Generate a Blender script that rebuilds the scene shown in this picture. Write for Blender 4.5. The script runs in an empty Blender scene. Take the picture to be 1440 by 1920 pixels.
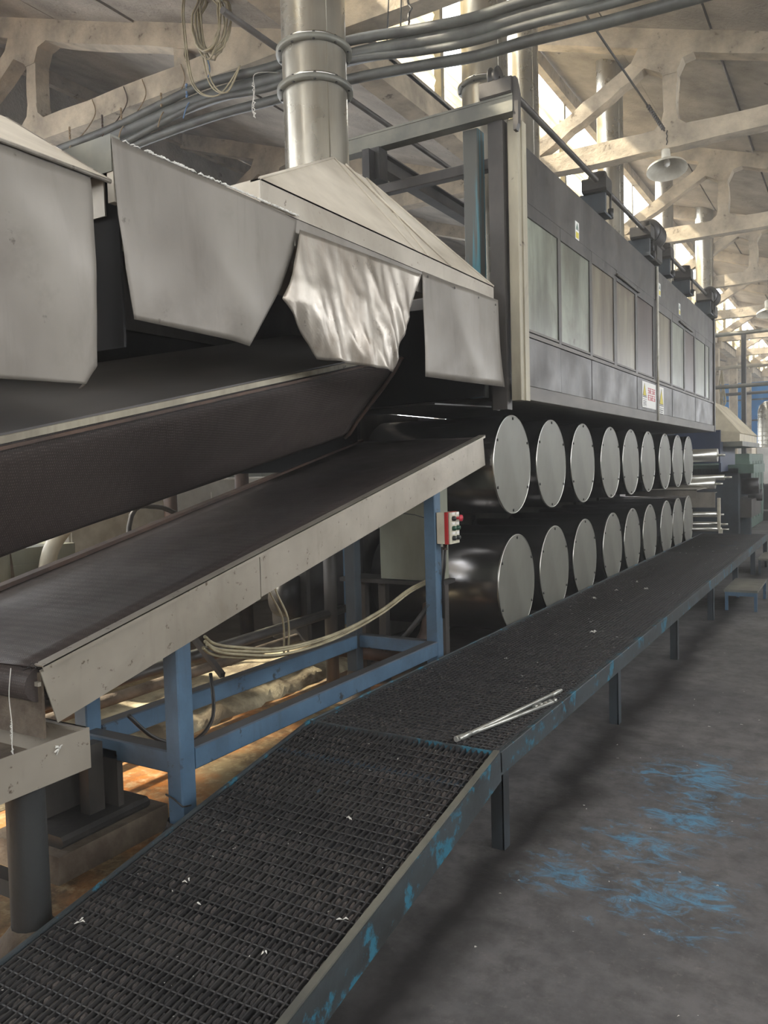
import bpy, math, random
from mathutils import Vector, Matrix, noise as mnoise
random.seed(7)
C = bpy.context.scene.collection
scene = bpy.context.scene

# ------------------------------------------------------------------ camera
yaw, pit, rol = (math.radians(a) for a in (-30.893, -3.024, 1.518))
fw = Vector((math.sin(yaw)*math.cos(pit), math.cos(yaw)*math.cos(pit), math.sin(pit)))
r0 = Vector((math.cos(yaw), -math.sin(yaw), 0)); d0 = -r0.cross(fw)
cr, sr = math.cos(rol), math.sin(rol)
rx = cr*r0 + sr*d0; dn = -sr*r0 + cr*d0
cd = bpy.data.cameras.new('camera'); cam = bpy.data.objects.new('camera', cd); C.objects.link(cam)
m = Matrix.Identity(4)
for i in range(3):
    m[i][0] = rx[i]; m[i][1] = -dn[i]; m[i][2] = -fw[i]
m[2][3] = 1.6
cam.matrix_world = m
cd.sensor_fit = 'HORIZONTAL'; cd.sensor_width = 36; cd.lens = 36*1498/1440
cd.clip_start = .05; cd.clip_end = 300
scene.camera = cam

# ------------------------------------------------------------------ daylight
w = bpy.data.worlds.new('overcast_sky'); scene.world = w; w.use_nodes = True
bg = w.node_tree.nodes['Background']; bg.inputs[0].default_value = (.93, .96, 1.0, 1); bg.inputs[1].default_value = 6.0
sd = bpy.data.lights.new('sun', 'SUN'); sd.energy = 9.0; sd.angle = .03; sd.color = (1, .9, .72)
sun = bpy.data.objects.new('sun', sd); C.objects.link(sun)
sun.rotation_euler = Vector((.64, .33, -.70)).to_track_quat('-Z', 'Y').to_euler()
def portal(loc, rot, sx, sy):
    l = bpy.data.lights.new('window_portal', 'AREA'); l.shape = 'RECTANGLE'; l.size = sx; l.size_y = sy
    l.cycles.is_portal = True
    o = bpy.data.objects.new('window_portal', l); C.objects.link(o); o.location = loc; o.rotation_euler = rot
H90 = math.pi/2
portal((4.3, 22, 3.9), (0, H90, 0), 1.6, 60)          # unseen aisle-side window band, put in to light the machine front
portal((-3.75, 22, 6.0), (0, -H90, 0), 1.7, 60)      # roof lights over the machine
portal((-9.35, -1.6, 6.0), (0, -H90, 0), 1.5, 8.6)  # unseen roof-light stretch, kept open to light the left side
portal((-5.3, -6.1, 5.2), (H90, 0, 0), 19, 2.6)
portal((1.85, 22, 6.0), (0, -H90, 0), 1.7, 60)
portal((-14.9, 12, 2.6), (0, -H90, 0), 3.4, 34)
scene.view_settings.view_transform = 'Standard'; scene.view_settings.look = 'None'
scene.view_settings.gamma = 1; scene.view_settings.use_curve_mapping = False
scene.view_settings.exposure = 0.58
scene.cycles.use_denoising = True
scene.cycles.max_bounces = 8; scene.cycles.diffuse_bounces = 5; scene.cycles.glossy_bounces = 4
scene.cycles.sample_clamp_indirect = 6
scene.cycles.caustics_reflective = False; scene.cycles.caustics_refractive = False

# ------------------------------------------------------------------ materials
def s2l(c):
    return tuple((x/255/12.92 if x <= 10 else ((x/255+.055)/1.055)**2.4) for x in c)
class NT:
    def __init__(s, name):
        s.m = bpy.data.materials.new(name); s.m.use_nodes = True; s.t = s.m.node_tree; s.n = s.t.nodes; s.l = s.t.links
        s.b = s.n['Principled BSDF']; s.tc = s.n.new('ShaderNodeTexCoord')
    def new(s, k, **kw):
        n = s.n.new(k)
        for a, v in kw.items(): setattr(n, a, v)
        return n
    def link(s, a, b): s.l.new(a, b)
    def noise(s, scale, detail=5, rough=.6, stretch=(1, 1, 1), dist=0):
        mp = s.new('ShaderNodeMapping'); mp.inputs['Scale'].default_value = stretch
        s.link(s.tc.outputs['Object'], mp.inputs[0])
        n = s.new('ShaderNodeTexNoise'); n.inputs['Scale'].default_value = scale; n.inputs['Detail'].default_value = detail
        n.inputs['Roughness'].default_value = rough; n.inputs['Distortion'].default_value = dist
        s.link(mp.outputs[0], n.inputs['Vector']); return n.outputs['Fac']
    def ramp(s, src, lo, hi, a=0., b=1.):
        r = s.new('ShaderNodeMapRange'); r.inputs[1].default_value = lo; r.inputs[2].default_value = hi
        r.inputs[3].default_value = a; r.inputs[4].default_value = b; s.link(src, r.inputs[0]); return r.outputs[0]
    def mix(s, fac, a, b, mode='MIX'):
        x = s.new('ShaderNodeMix', data_type='RGBA', blend_type=mode)
        for sock, v in ((x.inputs[0], fac), (x.inputs[6], a), (x.inputs[7], b)):
            if isinstance(v, (int, float)): sock.default_value = v
            elif isinstance(v, tuple): sock.default_value = v + (1,) if len(v) == 3 else v
            else: s.link(v, sock)
        return x.outputs[2]
    def math(s, op, a, b=None):
        x = s.new('ShaderNodeMath', operation=op)
        for sock, v in ((x.inputs[0], a), (x.inputs[1], b)):
            if v is None: continue
            if isinstance(v, (int, float)): sock.default_value = v
            else: s.link(v, sock)
        return x.outputs[0]
    def bump(s, src, strength, dist=.01):
        b = s.new('ShaderNodeBump'); b.inputs['Strength'].default_value = strength; b.inputs['Distance'].default_value = dist
        s.link(src, b.inputs['Height']); s.link(b.outputs[0], s.b.inputs['Normal'])
def mat(name, c1, c2=None, rough=.6, metal=0., scale=3., stretch=(1, 1, 1), lo=.35, hi=.65, bump=0., bscale=None, spots=None, srgb=True, spec=None, rvar=.0, grime=None):
    t = NT(name)
    if srgb: c1 = s2l(c1); c2 = s2l(c2) if c2 else None
    col = c1
    if c2:
        col = t.mix(t.ramp(t.noise(scale, stretch=stretch), lo, hi), c1, c2)
    if spots:
        sc, (sc_c), th = spots
        col = t.mix(t.ramp(t.noise(sc, 8, .7), th, th+.05), col, s2l(sc_c))
    if grime:
        gc, amt = s2l(grime[0]), grime[1]
        st = t.ramp(t.noise(1.7, 10, .7, (1, 3.2, .5), .5), .53, .78, 0, amt)          # runs down the sheet
        col = t.mix(st, col, gc)
        bl = t.ramp(t.noise(1.1, 9, .7, (1, 1, 1), .8), .54, .66, 0, amt*.7)            # cloudy patches
        col = t.mix(bl, col, gc)
        sc_ = t.ramp(t.noise(38, 4, .8, (1, .25, .25)), .68, .76, 0, amt)               # small scuffs
        col = t.mix(sc_, col, gc)
    if isinstance(col, tuple): t.b.inputs['Base Color'].default_value = col + (1,)
    else: t.link(col, t.b.inputs['Base Color'])
    t.b.inputs['Roughness'].default_value = rough; t.b.inputs['Metallic'].default_value = metal
    if rvar: t.link(t.ramp(t.noise(scale*1.7), .3, .7, rough-rvar, rough+rvar), t.b.inputs['Roughness'])
    if spec is not None: t.b.inputs['Specular IOR Level'].default_value = spec
    if bump: t.bump(t.noise(bscale or scale*4, 6), bump, .02)
    return t.m
M = {}
M['flap'] = mat('dull_galvanised_sheet', (138, 132, 123), (110, 104, 96), .5, .3, 1.6, (1, 1, .35), .3, .75, .05, 3, (7, (84, 76, 68), .66), rvar=.12, grime=((84, 75, 64), .5))
M['crumple'] = mat('crumpled_steel_sheet', (178, 171, 160), (134, 125, 114), .36, .6, 4, (1, 1.5, .25), .35, .7, .12, 9, (9, (104, 92, 78), .66), rvar=.12, grime=((112, 92, 70), .55))
M['hood'] = mat('dusty_hood_sheet', (212, 203, 186), (172, 162, 145), .7, .1, 2.4, (1, .6, 1), .35, .7, .05, 12, (14, (130, 118, 102), .66), grime=((140, 126, 106), .22))
M['steel'] = mat('stainless_sheet', (180, 172, 158), (140, 132, 119), .42, .35, 2.5, (1, .5, .5), .3, .7, .05, 8, (24, (98, 86, 72), .62), rvar=.1, grime=((112, 100, 84), .38))
M['rim'] = mat('polished_steel_rim', (200, 198, 190), None, .3, 1.)
M['disc'] = mat('brushed_end_plate', (130, 129, 119), (108, 106, 98), .5, .3, 3, (1, 1, .5), .3, .7, .03, 20, (10, (104, 99, 90), .68), grime=((104, 100, 92), .4))
M['shell'] = mat('mirror_drum_shell', (160, 158, 156), (128, 125, 124), .24, .95, 2, (1, 1, 1), .3, .7)
M['duct'] = mat('chimney_steel', (188, 184, 172), (150, 144, 130), .3, .85, 1.5, (3, 3, .3), .3, .7, .03, 5, rvar=.08, grime=((118, 104, 84), .35))
M['cab'] = mat('dirty_cabinet_steel', (90, 86, 81), (58, 55, 52), .45, .35, 1.8, (1, 1.6, .22), .3, .7, .06, 6, (9, (44, 40, 37), .66), rvar=.1, grime=((46, 42, 38), .6))
M['cablight'] = mat('worn_cabinet_edge', (104, 98, 90), (74, 69, 64), .5, .4, 5, (1, .3, 1), .3, .7, .05, 10)
M['pane'] = mat('fogged_window_pane', (150, 156, 140), (92, 93, 82), .3, 0, 1.5, (1, 1.8, .7), .34, .66, .02, 6, (5, (78, 68, 58), .64), grime=((84, 78, 64), .7))
M['pane2'] = mat('brown_stained_pane', (134, 128, 108), (84, 74, 62), .3, 0, 1.7, (1, 2.6, .4), .34, .66, .02, 6, grime=((70, 56, 46), .7))
M['pane3'] = mat('rust_stained_pane', (88, 76, 70), (60, 50, 48), .3, 0, 1.7, (1, 2.6, .4), .34, .66, .02, 6)
M['blue'] = mat('blue_frame_paint', (84, 112, 136), (62, 86, 108), .5, 0, 3, (1, 1, 1), .35, .7, .06, 14, (7, (50, 54, 58), .60), grime=((52, 56, 60), .5))
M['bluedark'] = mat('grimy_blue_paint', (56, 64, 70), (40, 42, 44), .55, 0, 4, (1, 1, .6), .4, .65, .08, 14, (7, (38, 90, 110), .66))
M['wornblue'] = mat('worn_walkway_paint', (66, 74, 78), (50, 52, 52), .55, .1, 5, (1, .5, 1), .35, .65, .12, 16, (6.5, (50, 112, 134), .56))
M['teal'] = mat('teal_post_paint', (84, 84, 78), (70, 118, 128), .5, .1, 3.2, (3, 3, .12), .5, .56, .06, 10)
M['darksteel'] = mat('grimy_dark_steel', (84, 79, 74), (56, 53, 50), .5, .2, 4, (1, 1, .5), .35, .65, .08, 12, (10, (98, 78, 62), .68))
M['greysteel'] = mat('grey_frame_steel', (128, 126, 114), (94, 94, 88), .5, .25, 3, (1, 1, 1), .35, .65, .08, 12, (8, (128, 92, 66), .72))
M['beige'] = mat('beige_channel_paint', (176, 168, 146), (122, 114, 98), .55, .1, 3, (1, 1, .3), .35, .7, .08, 10, (8, (84, 74, 62), .64), grime=((84, 74, 60), .6))
M['black'] = mat('oily_black_iron', (58, 55, 52), (38, 36, 35), .45, .2, 6, bump=.1)
M['grate'] = mat('dark_grating_steel', (68, 66, 65), (48, 47, 48), .5, .25, 6, (1, 1, 1), .35, .65, .1, 30, (3.2, (44, 72, 90), .62))
M['lint'] = mat('packed_dirty_lint', (80, 73, 69), (46, 44, 44), .9, 0, 3.2, (1, 1, 1), .35, .65, .6, 120, (2.2, (50, 84, 104), .66))
M['fluff'] = mat('white_cotton_fluff', (215, 212, 204), None, .95)
M['concrete'] = mat('flaking_truss_concrete', (196, 182, 158), (146, 135, 118), .9, 0, 3, (1, 1, 1), .35, .65, .6, 14, (6, (104, 92, 76), .62))
M['panel'] = mat('rough_roof_concrete', (172, 164, 152), (130, 123, 113), .92, 0, 1.6, (1, 1, 1), .35, .65, .8, 26, (5, (98, 92, 84), .64))
M['plinth'] = mat('stained_plinth_concrete', (120, 108, 92), (72, 60, 48), .85, 0, 5, (1, 1, 1), .35, .65, .5, 20)
M['ledge'] = mat('pale_ledge_concrete', (196, 184, 152), (110, 98, 78), .85, 0, 4, (1, 1, 1), .35, .62, .6, 14)
M['wall'] = mat('whitewashed_wall', (170, 164, 150), (130, 124, 112), .9, 0, 2, bump=.2)
M['cream'] = mat('cream_box_plastic', (214, 208, 188), (188, 180, 158), .5, 0, 6)
M['red'] = mat('red_plastic', (176, 34, 38), None, .4)
M['pinkred'] = mat('faded_red_button', (196, 60, 76), None, .35)
M['green'] = mat('green_button', (30, 74, 54), None, .35)
M['blackp'] = mat('black_plastic', (34, 38, 36), None, .4)
M['white'] = mat('white_paper', (232, 230, 224), None, .7)
M['yellow'] = mat('yellow_print', (206, 190, 60), None, .6)
M['ink'] = mat('black_print', (26, 24, 22), None, .6)
M['redink'] = mat('red_print', (190, 36, 60), None, .6)
M['cable'] = mat('grey_green_cable', (80, 82, 76), (54, 54, 50), .5, 0, 6, bump=.05)
M['hose'] = mat('yellowed_hose', (170, 160, 130), (130, 120, 96), .5, 0, 8)
M['string'] = mat('old_string', (150, 130, 100), (120, 100, 76), .9, 0, 20)
M['bluestring'] = mat('blue_string', (96, 124, 160), None, .9)
M['aluminium'] = mat('aluminium_tube', (205, 205, 198), (165, 165, 158), .35, .7, 9)
M['greypaint'] = mat('grey_green_enamel', (138, 140, 124), (112, 112, 98), .5, 0, 3, (1, 1, .4), .35, .7, .03, 8, (16, (70, 62, 52), .70))
M['enamel'] = mat('white_enamel', (214, 210, 196), (180, 174, 158), .45, 0, 5)
M['throat'] = mat('shade_black_sheet', (26, 25, 24), (20, 19, 19), .9, 0, 3)  # near-black stands in for the shade behind the hanging sheets
M['legdark'] = mat('blackened_leg_steel', (50, 52, 52), (36, 36, 36), .6, 0, 4, (1, 1, .5), .35, .65, .2, 14, (5, (40, 66, 76), .64))
M['farblue'] = mat('far_blue_cladding', (44, 130, 190), (34, 104, 160), .6, 0, 1.5)
M['navy'] = mat('navy_sheet', (44, 56, 84), (36, 46, 66), .5, 0, 2)
M['farbeige'] = mat('dusty_beige_sheet', (208, 198, 172), (176, 164, 140), .6, .1, 3)
M['fargreen'] = mat('far_green_enamel', (96, 120, 106), (76, 94, 84), .5, 0, 3)
M['palegrey'] = mat('pale_machine_grey', (232, 230, 222), (196, 192, 184), .5, 0, 2)
M['plastic'] = mat('pale_blue_sheeting', (196, 208, 232), (150, 168, 206), .3, 0, 8)
M['brown'] = mat('brown_rusty_pipe', (86, 64, 50), (52, 40, 34), .6, .2, 5, bump=.2)

def settle(name, col, amt=.85):
    mm = M[name]; nt = mm.node_tree; pb = nt.nodes['Principled BSDF']; src = pb.inputs['Base Color'].links[0].from_socket
    ge = nt.nodes.new('ShaderNodeNewGeometry'); sp = nt.nodes.new('ShaderNodeSeparateXYZ'); nt.links.new(ge.outputs['True Normal'], sp.inputs[0])
    mr = nt.nodes.new('ShaderNodeMapRange'); mr.inputs[1].default_value = .4; mr.inputs[2].default_value = .9; mr.inputs[4].default_value = amt; nt.links.new(sp.outputs[2], mr.inputs[0])
    mx = nt.nodes.new('ShaderNodeMix'); mx.data_type = 'RGBA'; nt.links.new(mr.outputs[0], mx.inputs[0]); nt.links.new(src, mx.inputs[6]); mx.inputs[7].default_value = s2l(col)+(1,)
    nt.links.new(mx.outputs[2], pb.inputs['Base Color'])
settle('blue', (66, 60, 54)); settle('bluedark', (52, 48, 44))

def mesh_belt():
    t = NT('perforated_brown_belt')
    v = t.new('ShaderNodeTexVoronoi', feature='F1'); v.inputs['Scale'].default_value = 95; v.inputs['Randomness'].default_value = .12
    t.link(t.tc.outputs['Object'], v.inputs['Vector'])
    hole = t.ramp(v.outputs['Distance'], .22, .42)
    soft = t.ramp(t.noise(1.3, 4, .5, (1, .5, 1)), .38, .66)
    c = t.mix(soft, s2l((62, 54, 51)), s2l((90, 80, 75)))
    c = t.mix(t.math('MULTIPLY', hole, .55), c, s2l((40, 35, 34)))
    t.link(c, t.b.inputs['Base Color'])
    t.link(t.ramp(t.noise(1.9, 4), .35, .65, .42, .7), t.b.inputs['Roughness']); t.b.inputs['Specular IOR Level'].default_value = .35
    t.bump(hole, .35, .004)
    return t.m
M['belt'] = mesh_belt()
M['plate'] = mat('dark_smooth_plate', (92, 88, 85), (70, 67, 65), .5, .2, 1.6, (1, .4, 1))

def floor_mat():
    t = NT('stained_concrete_floor')
    base = t.mix(t.ramp(t.noise(.8, 8, .65), .32, .68), s2l((80, 79, 80)), s2l((118, 115, 113)))
    base = t.mix(t.ramp(t.noise(9, 9, .7), .42, .62, 0, .6), base, s2l((64, 62, 62)))
    base = t.mix(t.ramp(t.noise(26, 10, .8), .56, .68, 0, .45), base, s2l((138, 132, 126)))
    sx = t.new('ShaderNodeSeparateXYZ'); t.link(t.tc.outputs['Object'], sx.inputs[0])
    X, Y = sx.outputs[0], sx.outputs[1]
    wob = t.ramp(t.noise(1.6, 5), .2, .8, -.25, .25)
    xx = t.math('ADD', X, wob)
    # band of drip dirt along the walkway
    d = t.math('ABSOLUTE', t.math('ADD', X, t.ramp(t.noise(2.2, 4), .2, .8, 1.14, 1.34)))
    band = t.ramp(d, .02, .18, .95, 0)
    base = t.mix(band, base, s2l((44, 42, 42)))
    # tan and orange deposit beneath the machine
    tan = t.mix(t.ramp(t.noise(1.3, 6, .6), .42, .6), s2l((150, 132, 98)), s2l((176, 108, 44)))
    tan = t.mix(t.ramp(t.noise(3.1, 8, .7), .46, .62), tan, s2l((96, 76, 54)))
    tan = t.mix(t.ramp(t.noise(14, 8, .7), .5, .7, 0, .6), tan, s2l((206, 190, 150)))
    near = t.math('MULTIPLY', t.ramp(xx, -2.15, -2.32), t.ramp(Y, 6.2, 4.6))
    base = t.mix(near, base, tan)
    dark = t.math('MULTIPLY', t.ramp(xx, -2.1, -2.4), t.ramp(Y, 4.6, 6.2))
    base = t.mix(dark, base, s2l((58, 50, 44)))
    # scattered blue dye
    acc = None
    for (cx, cy, r) in ((-.62, 2.95, .45), (-.80, 3.35, .42), (-.70, 4.2, .62), (-.98, 2.95, .34), (-.62, 3.7, .45), (-.52, 3.1, .3)):
        vd = t.new('ShaderNodeVectorMath', operation='DISTANCE'); t.link(t.tc.outputs['Object'], vd.inputs[0]); vd.inputs[1].default_value = (cx, cy, 0)
        q = t.ramp(vd.outputs['Value'], r*.1, r)
        q = t.math('SUBTRACT', 1.0, q)
        acc = q if acc is None else t.math('MAXIMUM', acc, q)
    n = t.noise(7, 14, .8, (1, 1.8, 1), .9)
    m1 = t.ramp(t.math('ADD', t.math('MULTIPLY', acc, .20), n), .64, .76)
    base = t.mix(t.math('MULTIPLY', m1, .68), base, s2l((84, 146, 180)))
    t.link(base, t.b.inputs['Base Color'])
    t.link(t.ramp(t.noise(2.4, 6), .3, .7, .5, .75), t.b.inputs['Roughness'])
    t.b.inputs['Specular IOR Level'].default_value = .35
    t.bump(t.noise(30, 8), .25, .01)
    return t.m
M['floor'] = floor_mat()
def sheet_mat():
    t = NT('translucent_corrugated_sheet')
    c = t.mix(t.ramp(t.noise(1.5, 5), .35, .65), s2l((232, 222, 190)), s2l((196, 178, 140)))
    d = t.new('ShaderNodeBsdfDiffuse'); tr = t.new('ShaderNodeBsdfTranslucent'); mx = t.new('ShaderNodeMixShader')
    t.link(c, d.inputs[0]); t.link(c, tr.inputs[0]); mx.inputs[0].default_value = .4
    t.link(d.outputs[0], mx.inputs[1]); t.link(tr.outputs[0], mx.inputs[2])
    t.link(mx.outputs[0], t.n['Material Output'].inputs[0]); return t.m
M['sheet'] = sheet_mat()

# ------------------------------------------------------------------ builders
WL = {}
def tag(o, label=None, cat=None, group=None, kind=None):
    for k, v in (('label', label), ('category', cat), ('group', group), ('kind', kind)):
        if v: o[k] = v
    return o
def thing(name, label, cat, loc=(0, 0, 0), group=None, kind=None):
    o = bpy.data.objects.new(name, None); C.objects.link(o); o.location = loc; o.empty_display_size = .1
    WL[o] = Vector(loc); return tag(o, label, cat, group, kind)
class MB:
    def __init__(s): s.v = []; s.f = []; s.sm = []
    def add(s, vs, fs, smooth=False):
        n = len(s.v); s.v += [Vector(v) for v in vs]; s.f += [tuple(i+n for i in f) for f in fs]; s.sm += [smooth]*len(fs); return s
    def box(s, a, b):
        (x0, y0, z0), (x1, y1, z1) = a, b
        return s.add([(x0, y0, z0), (x1, y0, z0), (x1, y1, z0), (x0, y1, z0), (x0, y0, z1), (x1, y0, z1), (x1, y1, z1), (x0, y1, z1)],
                     [(0, 3, 2, 1), (4, 5, 6, 7), (0, 1, 5, 4), (1, 2, 6, 5), (2, 3, 7, 6), (3, 0, 4, 7)])
    def bbox(s, a, b, c=.004):
        """box with chamfered long edges"""
        (x0, y0, z0), (x1, y1, z1) = a, b
        L = (x1-x0, y1-y0, z1-z0); ax = L.index(max(L)); o = [i for i in range(3) if i != ax]
        if ax == 1: o = [2, 0]
        lo = a; hi = b; u0, u1, v0, v1 = lo[o[0]], hi[o[0]], lo[o[1]], hi[o[1]]
        ring = [(u0+c, v0), (u1-c, v0), (u1, v0+c), (u1, v1-c), (u1-c, v1), (u0+c, v1), (u0, v1-c), (u0, v0+c)]
        vs = []
        for e in (lo[ax], hi[ax]):
            for (u, v) in ring:
                p = [0, 0, 0]; p[ax] = e; p[o[0]] = u; p[o[1]] = v; vs.append(p)
        fs = [(i, (i+1) % 8, 8+(i+1) % 8, 8+i) for i in range(8)] + [tuple(range(7, -1, -1)), tuple(range(8, 16))]
        return s.add(vs, fs)
    def bar(s, p0, p1, w, h, up=(0, 0, 1)):
        p0, p1 = Vector(p0), Vector(p1); d = (p1-p0).normalized(); up = Vector(up)
        if abs(d.dot(up)) > .99: up = Vector((0, 1, 0))
        sd_ = d.cross(up).normalized()*w/2; u = sd_.cross(d).normalized()*h/2
        vs = [p+a*sd_+b*u for p in (p0, p1) for a, b in ((-1, -1), (1, -1), (1, 1), (-1, 1))]
        return s.add(vs, [(3, 2, 1, 0), (4, 5, 6, 7), (0, 1, 5, 4), (1, 2, 6, 5), (2, 3, 7, 6), (3, 0, 4, 7)])
    def tube(s, pts, r, n=10, caps=True):
        pts = [Vector(p) for p in pts]; rs = r if isinstance(r, (list, tuple)) else [r]*len(pts)
        vs = []; prev = None
        for i, p in enumerate(pts):
            d = (pts[min(i+1, len(pts)-1)]-pts[max(i-1, 0)]).normalized()
            if prev is None:
                a = Vector((0, 0, 1)) if abs(d.z) < .9 else Vector((1, 0, 0)); u = d.cross(a).normalized()
            else: u = (prev-d*prev.dot(d)).normalized()
            prev = u; v = d.cross(u)
            vs += [p+rs[i]*(math.cos(2*math.pi*k/n)*u+math.sin(2*math.pi*k/n)*v) for k in range(n)]
        fs = [(i*n+k, i*n+(k+1) % n, (i+1)*n+(k+1) % n, (i+1)*n+k) for i in range(len(pts)-1) for k in range(n)]
        s.add(vs, fs, True)
        if caps:
            b = len(s.v)-len(vs); s.f += [tuple(b+k for k in range(n-1, -1, -1)), tuple(b+len(vs)-n+k for k in range(n))]; s.sm += [False]*2
        return s
    def lathe(s, c, prof, n=24, axis=2):
        vs = []
        for r, z in prof:
            for k in range(n):
                a = 2*math.pi*k/n; p = [r*math.cos(a), r*math.sin(a), z]
                if axis == 0: p = [z, p[0], p[1]]
                vs.append(Vector(c)+Vector(p))
        return s.add(vs, [(i*n+k, i*n+(k+1) % n, (i+1)*n+(k+1) % n, (i+1)*n+k) for i in range(len(prof)-1) for k in range(n)], True)
    def prism(s, poly, off):
        """planar polygon extruded by vector off"""
        poly = [Vector(p) for p in poly]; off = Vector(off); n = len(poly)
        return s.add(poly+[p+off for p in poly], [tuple(range(n-1, -1, -1)), tuple(range(n, 2*n))]+[(i, (i+1) % n, n+(i+1) % n, n+i) for i in range(n)])
    def data(s, name, off=Vector((0, 0, 0))):
        me = bpy.data.meshes.new(name); me.from_pydata([v-off for v in s.v], [], s.f); me.update()
        me.polygons.foreach_set('use_smooth', s.sm); return me
    def build(s, name, m, parent=None, label=None):
        off = WL.get(parent, Vector((0, 0, 0))) if parent else Vector((0, 0, 0))
        me = s.data(name, off); me.materials.append(M[m] if isinstance(m, str) else m)
        o = bpy.data.objects.new(name, me); C.objects.link(o)
        if parent: o.parent = parent
        WL[o] = off
        if label: o['label'] = label
        return o
def solo(name, mb, m, label, cat, loc=None, group=None, kind=None):
    loc = Vector(loc) if loc else sum(mb.v, Vector())/len(mb.v)
    me = mb.data(name, loc); me.materials.append(M[m]); o = bpy.data.objects.new(name, me); C.objects.link(o); o.location = loc
    WL[o] = loc; return tag(o, label, cat, group, kind)
def copy_tree(o, parent=None):
    c = o.copy(); C.objects.link(c); c.parent = parent
    for ch in o.children: copy_tree(ch, c)
    return c
def inst(name, me, parent, loc, m=None):
    o = bpy.data.objects.new(name, me); C.objects.link(o); o.parent = parent; o.location = Vector(loc)-WL.get(parent, Vector((0, 0, 0))); return o
def mesh_of(mb, name, m):
    me = mb.data(name); me.materials.append(M[m]); return me
def solidify(o, t, sub=0):
    md = o.modifiers.new('t', 'SOLIDIFY'); md.thickness = t; md.offset = 0
def struct(name, mb, m): 
    o = mb.build(name, m); o['kind'] = 'structure'; return o

# ------------------------------------------------------------------ setting: floor, walls
g = MB(); N = 1
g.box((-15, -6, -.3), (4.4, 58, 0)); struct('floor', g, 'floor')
g = MB(); g.box((-15.3, -6, 0), (-15, 58, .9)); g.box((-15.3, -6, 4.3), (-15, 58, 7))
wl = struct('wall_left', g, 'wall')
for i in range(17):
    y = -6+i*4; b = MB(); b.box((-15.25, y-.3, .9), (-15.02, y+.3, 4.3)); b.build('pier', 'wall', wl)
g = MB(); g.box((4.4, -6, 0), (4.7, 58, 3.1)); g.box((4.4, -6, 4.7), (4.7, 58, 7.2)); wr = struct('wall_right', g, 'wall')  # window band in this unseen wall is added for its light
for i in range(9):
    y = -6+i*8; b = MB(); b.box((4.42, y-.35, 3.1), (4.68, y+.35, 4.7)); b.build('pier', 'wall', wr)
g = MB(); g.box((-15, 57.7, 0), (4.4, 58, 7.5)); struct('wall_back', g, 'wall')
g = MB(); g.box((-15, -6.3, 0), (4.4, -6, 3.9)); wf = struct('wall_front', g, 'wall')
for i in range(10):
    b = MB(); b.box((-15+i*2.15, -6.25, 3.9), (-14.85+i*2.15, -6.05, 7.5)); b.build('pier', 'wall', wf)
g = MB(); g.box((-15, -6.3, 6.5), (4.4, -6, 7.5)); g.build('lintel', 'wall', wf)

hz = bpy.data.materials.new('lint_haze'); hz.use_nodes = True; nt = hz.node_tree; nt.nodes.remove(nt.nodes['Principled BSDF'])
vs_ = nt.nodes.new('ShaderNodeVolumeScatter'); vs_.inputs['Density'].default_value = .009; vs_.inputs['Anisotropy'].default_value = .5; vs_.inputs['Color'].default_value = (1, .97, .92, 1)
nt.links.new(vs_.outputs[0], nt.nodes['Material Output'].inputs['Volume']); M['haze'] = hz
g = MB(); g.box((-14.95, -5.95, .02), (4.35, 57.6, 7.9)); hzo = struct('haze', g, 'haze')

# ------------------------------------------------------------------ setting: sawtooth roof
ZP, SL, PER = 6.98, .33, 5.6
peaks = (-14.85, -9.25, -3.65, 1.95)
def zs(x, px): return ZP-SL*(x-px)
ceil = thing('ceiling', None, None, (0, 0, 0), kind='structure')
g = MB()
for px in peaks:
    L = PER if px < 1 else 2.7
    g.prism([(px, -6, zs(px, px)+.13), (px+L, -6, zs(px+L, px)+.13), (px+L, -6, zs(px+L, px)+.2), (px, -6, zs(px, px)+.2)], (0, 64, 0))
g.build('roof_deck', 'panel', ceil)
for bi, px in enumerate(peaks):
    L = PER if px < 1 else 2.7
    ns = 5 if px < 1 else 2
    wd = L/ns
    for k in range(ns):
        for j in range(-1, 13):
            y0 = 1.6+4*j; xa, xb = px+k*wd+.012, px+(k+1)*wd-.012
            dz = random.uniform(-.018, .018)
            b = MB(); b.prism([(xa, y0+.012, zs(xa, px)+dz), (xb, y0+.012, zs(xb, px)+dz), (xb, y0+.012, zs(xb, px)+.12), (xa, y0+.012, zs(xa, px)+.12)], (0, 3.976, 0))
            if -10 < px < 1 or j < 4: b.build('roof_panel', 'panel', ceil)
    # gutter sill at the foot of the roof light, and head beam along its top
    b = MB(); b.box((px-.22, -6, 5.05), (px+.0, 58, 5.30)); b.build('gutter_beam', 'concrete', ceil)
    b = MB(); b.box((px-.06, -6, ZP-.18), (px+.04, 58, ZP)); b.build('head_beam', 'concrete', ceil)
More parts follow.
